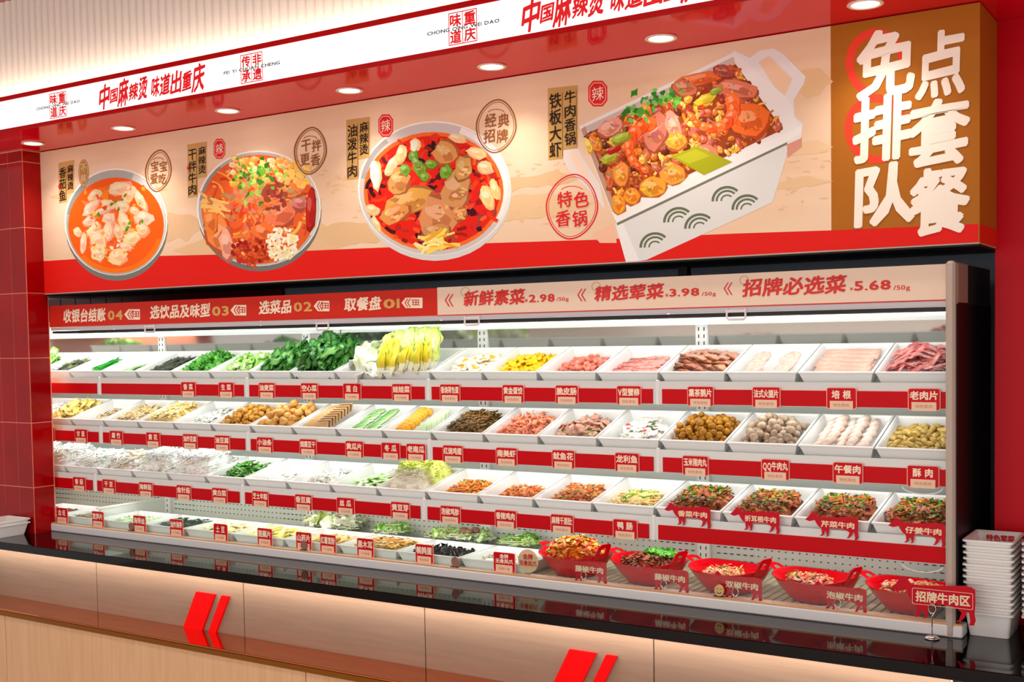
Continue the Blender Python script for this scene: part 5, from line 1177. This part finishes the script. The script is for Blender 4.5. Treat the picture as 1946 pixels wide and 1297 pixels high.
dish_food(3, 'pepper_meat', 'pink meat with green and red pepper bits in the fourth red dish', [(226, 160, 140), (200, 110, 90), (236, 190, 170)], 180, .009, .065, .06, .054, [(60, 90, 30), (210, 60, 30), (220, 150, 50)], 70, 4, x0=-.02)
dish_food(4, 'pink_meat', 'pink and brown meat mix in the right-most red dish', [(214, 150, 110), (190, 110, 60), (230, 176, 150), (170, 90, 40)], 240, .009, .085, .075, .058, [(230, 170, 160), (180, 120, 40)], 50, 5)
rnd = random.Random(80); e = local('coriander_garnish', 'coriander sprigs on top of the stewed beef', 'herb', (DX[1]+.03, 3.13, .945))
for i in range(46):
    o = link('leaf', rnd.choice(cg), e); a = rnd.uniform(0, 6.28); q = .05*rnd.random()**.5; o.matrix_basis = Matrix.Translation((q*math.cos(a), q*math.sin(a)*.8, rnd.uniform(0, .018))) @ rotm(rnd, .9) @ Matrix.Scale(.6, 4)

# ================================================================== PRICE TAGS
def rrect(x0, x1, z0, z1, r, n=4):
    P = []
    for cx, cz, a0 in ((x1-r, z1-r, 0), (x0+r, z1-r, PI/2), (x0+r, z0+r, PI), (x1-r, z0+r, PI*1.5)):
        for k in range(n+1): a = a0+PI/2*k/n; P.append((cx+r*math.cos(a), cz+r*math.sin(a)))
    return P
TAGRED = mat('tag_red', (206, 10, 26), .4, spec=.1); TAGPINK = mat('tag_pink', (244, 170, 150), .4); TAGTXT = mat('tag_cream_text', (252, 226, 200), .4); SUB = mat('tag_sub_text', (214, 110, 96), .4)
tag_cache = {}
def tag_base(W, Hh):
    k = (round(W, 3), round(Hh, 3))
    if k not in tag_cache:
        a = MB().prism(rrect(-W/2, W/2, 0, Hh, .006), 0, .0016).mesh('outline', TAGPINK, norm=True)
        b = MB().prism(rrect(-W/2+.0022, W/2-.0022, .0022, Hh-.0012, .005), -.0008, .0004).mesh('card', TAGRED, norm=True)
        c = MB().prism([(-W*.38, -.001), (W*.38, -.001), (W*.38, Hh*.38), (-W*.38, Hh*.38)], -.0018, -.0006).mesh('price_slip', CREAM, norm=True)
        tag_cache[k] = (a, b, c)
    return tag_cache[k]
def price_tag(X, Y, Z, s, sub, label, W=.080, Hh=.056, group='price tags'):
    e = local('price_tag', label, 'price tag', (X, Y, Z), group=group)
    ps = [link(nm, me, e) for nm, me in zip(('outline', 'card', 'price_slip'), tag_base(W, Hh))]
    m = MB(); 
    if '\n' in s:
        a, b = s.split('\n'); text(m, a, -W*.2, Hh*.70, W*.2, Hh*.92, -.0012, bold=2); text(m, b, -W*.40, Hh*.44, W*.40, Hh*.68, -.0012, bold=2)
    else:
        n = len(s); half = min(.44, .15*n+.03) if n > 2 else .32
        if n == 2: s = s[0]+' '+s[1]
        text(m, s, -W*half, Hh*.47, W*half, Hh*.88, -.0012, bold=2)
    m.obj('lettering', TAGTXT, ps[1], norm=False)
    m = MB(); text(m, sub, -W*.27, Hh*.10, W*.27, Hh*.27, -.0021, bold=0); m.obj('small_print', SUB, ps[2], norm=False)
VEG, MEAT = '今日鲜蔬', '特色荤肉'
T1 = [(358, '香菜', 'coriander'), (430, '生菜', 'lettuce'), (507, '油麦菜', 'leaf lettuce'), (588, '空心菜', 'water spinach'), (669, '莲白', 'white cabbage'), (763, '娃娃菜', 'baby cabbage'), (855, '香烧荷包蛋', 'fried eggs'), (975, '黄金蛋饺', 'egg dumplings'),
      (1077, '脆皮肠', 'crisp sausage'), (1195, 'V型蟹柳', 'crab sticks'), (1331, '熏茶鹅片', 'smoked goose slices'), (1456, '法式火腿片', 'ham slices'), (1599, '培根', 'bacon'), (1756, '老肉片', 'meat slices')]
T2 = [(93, '玉米', 'corn'), (154, '甘蓝', 'kale'), (221, '腐竹', 'tofu skin'), (291, '黄花', 'day lily'), (361, '油炸豆腐', 'fried tofu'), (422, '油豆腐', 'oily tofu'), (503, '小油条', 'small dough sticks'), (585, '烟熏豆干', 'smoked tofu'), (673, '黄瓜片', 'cucumber'), (742, '冬瓜', 'winter melon'), (790, '老南瓜', 'pumpkin'),
      (860, '红烧鸡翅', 'braised chicken'), (962, '南美虾', 'shrimp'), (1070, '鱿鱼花', 'squid'), (1191, '龙利鱼', 'sole fish'), (1321, '玉米猪肉丸', 'corn meatballs'), (1473, 'QQ牛肉丸', 'beef balls'), (1611, '午餐肉', 'luncheon meat'), (1754, '酥肉', 'crispy pork')]
T3 = [(90, '粉条', 'noodles'), (151, '香菇', 'mushrooms'), (207, '干豆', 'dried beans'), (277, '海鲜菇', 'seafood mushroom'), (349, '金针菇', 'enoki'), (417, '黄白菜', 'yellow cabbage'), (494, '芝士年糕', 'cheese rice cake'), (576, '香豆腐', 'tofu'), (656, '丝瓜', 'loofah'), (760, '黄豆芽', 'bean sprouts'),
      (855, '泡椒鸡胗', 'pickled pepper gizzard'), (960, '香辣鸡肉', 'spicy chicken'), (1067, '麻辣千层肚', 'spicy tripe'), (1187, '鸭肠', 'duck intestine')]
TOPS = [[(358, 722), (1756, 731)], [(93, 806), (1754, 876)], [(90, 893), (1187, 982)]]
for ri, T in enumerate((T1, T2, T3)):
    Y = ROWS[ri]['Y']-.0155; z = ROWS[ri]['z']-.0955
    for px, s, en in T:
        py = 745 if ri == 0 else (835 if ri == 1 else 930)
        X = AY(px, py, Y)[0]; sub = MEAT if px > 820 else VEG
        price_tag(X, Y, z, s, sub, 'red price tag lettered %s (%s) on the %s shelf rail' % (s, en, ROWS[ri]['n']), group='price tags on the %s shelf rail' % ROWS[ri]['n'])
T4 = [(118, '血旺', 'blood curd'), (186, '宽笋片', 'bamboo'), (265, '海带丝', 'kelp shreds'), (335, '油炸海带', 'fried kelp'), (419, '土豆', 'potato'), (503, '莲藕片', 'lotus root'), (577, '山药片', 'yam'), (623, '红薯宽粉', 'sweet potato noodle'), (694, '黑木耳', 'wood ear'), (806, '鹌鹑蛋', 'quail egg'), (958, '金牌\n无骨凤爪', 'boneless chicken feet')]
for px, s, en in T4:
    X = AY(px, 985+px*.1, 2.976)[0]
    price_tag(X, 2.9775, .8835, s, '招牌小食' if px > 900 else (MEAT if px in (806, 118) else VEG), 'red price tag lettered %s (%s) on the low front glass' % (s.replace('\n', ' '), en), W=.072 if px < 900 else .080, Hh=.062, group='price tags on the low front glass')

# ================================================================== COW SIGNS
cowp = [(755, 170), (790, 195), (815, 180), (850, 225), (890, 275), (960, 290), (1190, 300), (1330, 298), (1400, 315), (1435, 345), (1437, 500), (1430, 620), (1440, 690), (1425, 745), (1385, 740), (1395, 700), (1385, 600), (1365, 600), (1345, 660), (1310, 705), (1275, 705), (1300, 680), (1320, 600), (1290, 560), (1240, 530), (1130, 510),
        (1040, 505), (1035, 590), (1025, 665), (985, 670), (1010, 640), (990, 560), (970, 570), (965, 640), (930, 655), (910, 640), (940, 620), (930, 500), (895, 470), (860, 400), (840, 340), (800, 350), (770, 360), (745, 350), (705, 325), (720, 295), (750, 270), (765, 235), (790, 205)]
COWRED = mat('cow_red', (200, 2, 30), .35, spec=.12)
cown = [((x-705)/735, (745-(y-(x-1070)*.13)-0)/600) for x, y in cowp]
zmin = min(z for _, z in cown); zmax_ = max(z for _, z in cown); cown = [(x, (z-zmin)/(zmax_-zmin)) for x, z in cown]
def cow(X, Y, Z, W, Hh, s, label, big=False, base_z=None):
    e = local('cow_sign', label, 'sign', (X, Y, Z), group=None)
    MB().prism([((x-.5)*W, z*Hh) for x, z in cown], 0, .0025).obj('cow_board', COWRED, e); cb_ = e.children[0]
    m = MB(); text(m, s, -W*.20, Hh*.42, W*.44, Hh*.68, -.0008, bold=2)
    if big:
        P = rrect(-W*.24, W*.47, Hh*.36, Hh*.74, .004)
        Q = rrect(-W*.235, W*.465, Hh*.37, Hh*.73, .004); n = len(P)
        m.add([(x, -.0008, z) for x, z in P+Q], [(i, (i+1) % n, n+(i+1) % n, n+i) for i in range(n)])
    m.obj('lettering', mat('cow_cream', (246, 214, 180), .4), cb_, norm=False)
    if base_z is not None:
        c = MB(); ring = [(.009*math.cos(a*PI/6), -.004, Hh*.30+.012*math.sin(a*PI/6)) for a in range(12)]; c.tube(ring, .0012, 5, closed=True)
        c.tube([(.007, -.004, Hh*.24), (0, -.004, Hh*.12), (0, -.004, Z*0+base_z-Z+.003)], .0013, 6); c.tube([(-.007, -.004, Hh*.24), (0, -.004, Hh*.12)], .0012, 5)
        c.obj('clip', CHROME, e, True)
        MB().lathe([(.0001, .007), (.013, .006), (.018, .003), (.018, 0), (.0001, 0)], 24, 0, -.004, base_z-Z).obj('clip_base', CHROME, e, True)
    return e
for px, s, en in ((1306, '香菜牛肉', 'coriander beef'), (1434, '折耳根牛肉', 'spicy root beef'), (1580, '芹菜牛肉', 'celery beef'), (1742, '仔姜牛肉', 'ginger beef')):
    Y = 2.998; X = AY(px, 985, Y)[0]
    cow(X, Y, 1.066, .140, .066, s, 'red cow-shaped sign for %s lettered %s on the third shelf' % (en, s))
for px, s, lab in ((1110, '藤椒牛肉', 'glare-washed red cow sign before the orange chilli dish'), (1262, '藤椒牛肉', 'red cow sign lettered 藤椒牛肉 before the coriander-topped dish'), (1398, '双椒牛肉', 'red cow sign lettered 双椒牛肉 beside the smiley clip'), (1592, '泡椒牛肉', 'red cow sign before the fourth red dish')):
    X = AY(px, 1085, 2.994)[0]; cow(X, 2.994, .8755, .150, .075, s, lab, base_z=.8715)
Xc = AY(1772, 1140, 2.93)[0]
cow(Xc, 2.93, .893, .200, .106, '招牌牛肉区', 'big red cow sign lettered 招牌牛肉区 on a chrome stand at the case corner', True, base_z=.8505)
# round sign on clip
X = AY(1003, 1045, 2.992)[0]
e = local('round_sign', 'round kraft sign lettered 金牌无骨凤爪 left of the red dishes', 'sign', (X, 2.992, .8715))
dp = [(.036*math.cos(a*PI/14), .052+.036*math.sin(a*PI/14)) for a in range(28)]
MB().prism(dp, 0, .002).obj('disc', mat('kraft_card', (226, 190, 150), .6), e)
m = MB(); text(m, '金牌', -.018, .056, .018, .074, -.0006, bold=2); text(m, '无骨凤爪', -.031, .036, .031, .053, -.0006, bold=2); m.obj('lettering', INKRED, e, norm=False)
m = MB()
for sg in (-1, 1): m.tube([(sg*.008, .004, .02), (0, .004, .0), ], .0012, 5)
m.obj('clip', CHROME, e); MB().lathe([(.0001, .004), (.012, .003), (.014, 0), (.0001, 0)], 16, 0, .004, 0).obj('clip_base', CHROME, e)
# round knobs and smiley clip on the front glass
def knob(px, py, label, smile=False):
    X, Z = AY(px, py, 2.972); e = local('glass_clip', label, 'clip', (X, 2.972, .884))
    MB().box(-.016, .012, -.004, .006, 0, .003).obj('foot', mat('clip_dark', (70, 60, 56), .4), e)
    pts = [(.0135*math.cos(a*PI/10), .018+.0155*math.sin(a*PI/10)) for a in range(20)]
    MB().prism(pts, -.003, .003).obj('disc', mat('wood_face' if smile else 'knob_brown', (216, 176, 120) if smile else (150, 100, 90), .4), e)
    if smile:
        m = MB()
        for sx in (-.005, .005): m.tube([(sx-.0025, -.0034, .021), (sx, -.0034, .0235), (sx+.0025, -.0034, .021)], .0006, 4)
        m.tube([(-.006, -.0034, .014), (-.003, -.0034, .010), (.003, -.0034, .010), (.006, -.0034, .014)], .0012, 4); m.obj('smile', mat('burnt_line', (90, 50, 30), .5), e)
knob(250, 1005, 'brown round glass clip beside the kelp price tag'); knob(578, 1042, 'brown round glass clip in front of the yam price tag'); knob(865, 1070, 'brown round glass clip right of the quail egg tag'); knob(1367, 1122, 'wooden smiley face clip on the case edge', True)

# white wire loops under the rails at the right
for z, Y in ((1.205, 3.036), (1.013, 3.001)):
    X = AY(1753, 915 if z > 1.1 else 1058, Y)[0]
    o = MB().tube([(X+.05*math.cos(a), Y-.002, z+.003+.018*math.sin(a)) for a in [PI+i*PI/10 for i in range(11)]], .0016, 6).obj('cable', WHITE)
    tag(o, 'white cable loop hanging under the %s red rail at the right' % ('second' if z > 1.1 else 'third'), 'cable')

# ================================================================== TAKEAWAY TRAYS ON THE COUNTER
def deep_tray(sx, sy, hh, t=.78):
    mb = MB()
    def rg(kx, ky, z): 
        q = []
        for (cx, cy, a0) in ((1, 1, 0), (-1, 1, PI/2), (-1, -1, PI), (1, -1, PI*1.5)):
            for k in range(4): a = a0+PI/2*k/3; q.append((cx*(kx-.008)+.008*math.cos(a), cy*(ky-.008)+.008*math.sin(a), z))
        return q
    a, b = sx/2, sy/2
    rs = [rg(a*t, b*t, 0), rg(a-.006, b-.006, hh-.006), rg(a, b, hh-.005), rg(a, b, hh), rg(a-.004, b-.004, hh+.0005), rg(a-.009, b-.009, hh-.005), rg(a*t-.003, b*t-.003, .004)]
    vs = [v for r_ in rs for v in r_]; n = 16
    fs = [(i*n+k, i*n+(k+1) % n, (i+1)*n+(k+1) % n, (i+1)*n+k) for i in range(len(rs)-1) for k in range(n)]+[tuple(range(n))[::-1], tuple((len(rs)-1)*n+k for k in range(n))]
    mb.add(vs, fs); return mb.mesh('takeaway_tray', mat('tray_offwhite', (236, 232, 228), .3), False, True)
dt = deep_tray(.118, .17, .062)
def stack(x, y, z0, n, step, where, grp, me=dt, txt=True, rz=0):
    for k in range(n):
        o = link('takeaway_tray', me); o.location = (x+R.uniform(-.0012, .0012), y+R.uniform(-.0012, .0012), z0+k*step); o.rotation_euler = (0, 0, rz)
        if k == n-1: lab = 'topmost empty white tray of the stack %s' % where
        elif k == 0: lab = 'lowest white tray of the stack %s' % where
        else: lab = 'nested white tray in the stack %s' % where
        tag(o, lab, 'tray', grp)
        if k == n-1 and txt:
            m = MB(); text(m, '特色荤菜', -.034, -.008, .034, .008, 0, bold=2)
            q = m.obj('lettering', INKRED, o, norm=False); q.matrix_basis = Matrix.Translation((.003, .0700, .046)) @ Matrix.Rotation(-.23, 4, 'X')
stack(-.548, 3.075, .8505, 13, .0148, 'just right of the display case', 'nested trays in the stack beside the case')
stack(-.415, 3.085, .8505, 13, .0148, 'at the right edge of the counter', 'nested trays in the right stack')
o = link('takeaway_tray', deep_tray(.13, .15, .075)); o.location = (-.385, 2.93, .8505); o.rotation_euler = (0, 0, .3); tag(o, 'larger single white tray at the right edge before the stacks', 'tray')
dt2 = deep_tray(.15, .165, .05)
stack(-4.215, 2.795, .8505, 2, .014, 'left of the tiled pillar', 'trays left of the pillar', dt2, False)
bpy.context.view_layer.update()
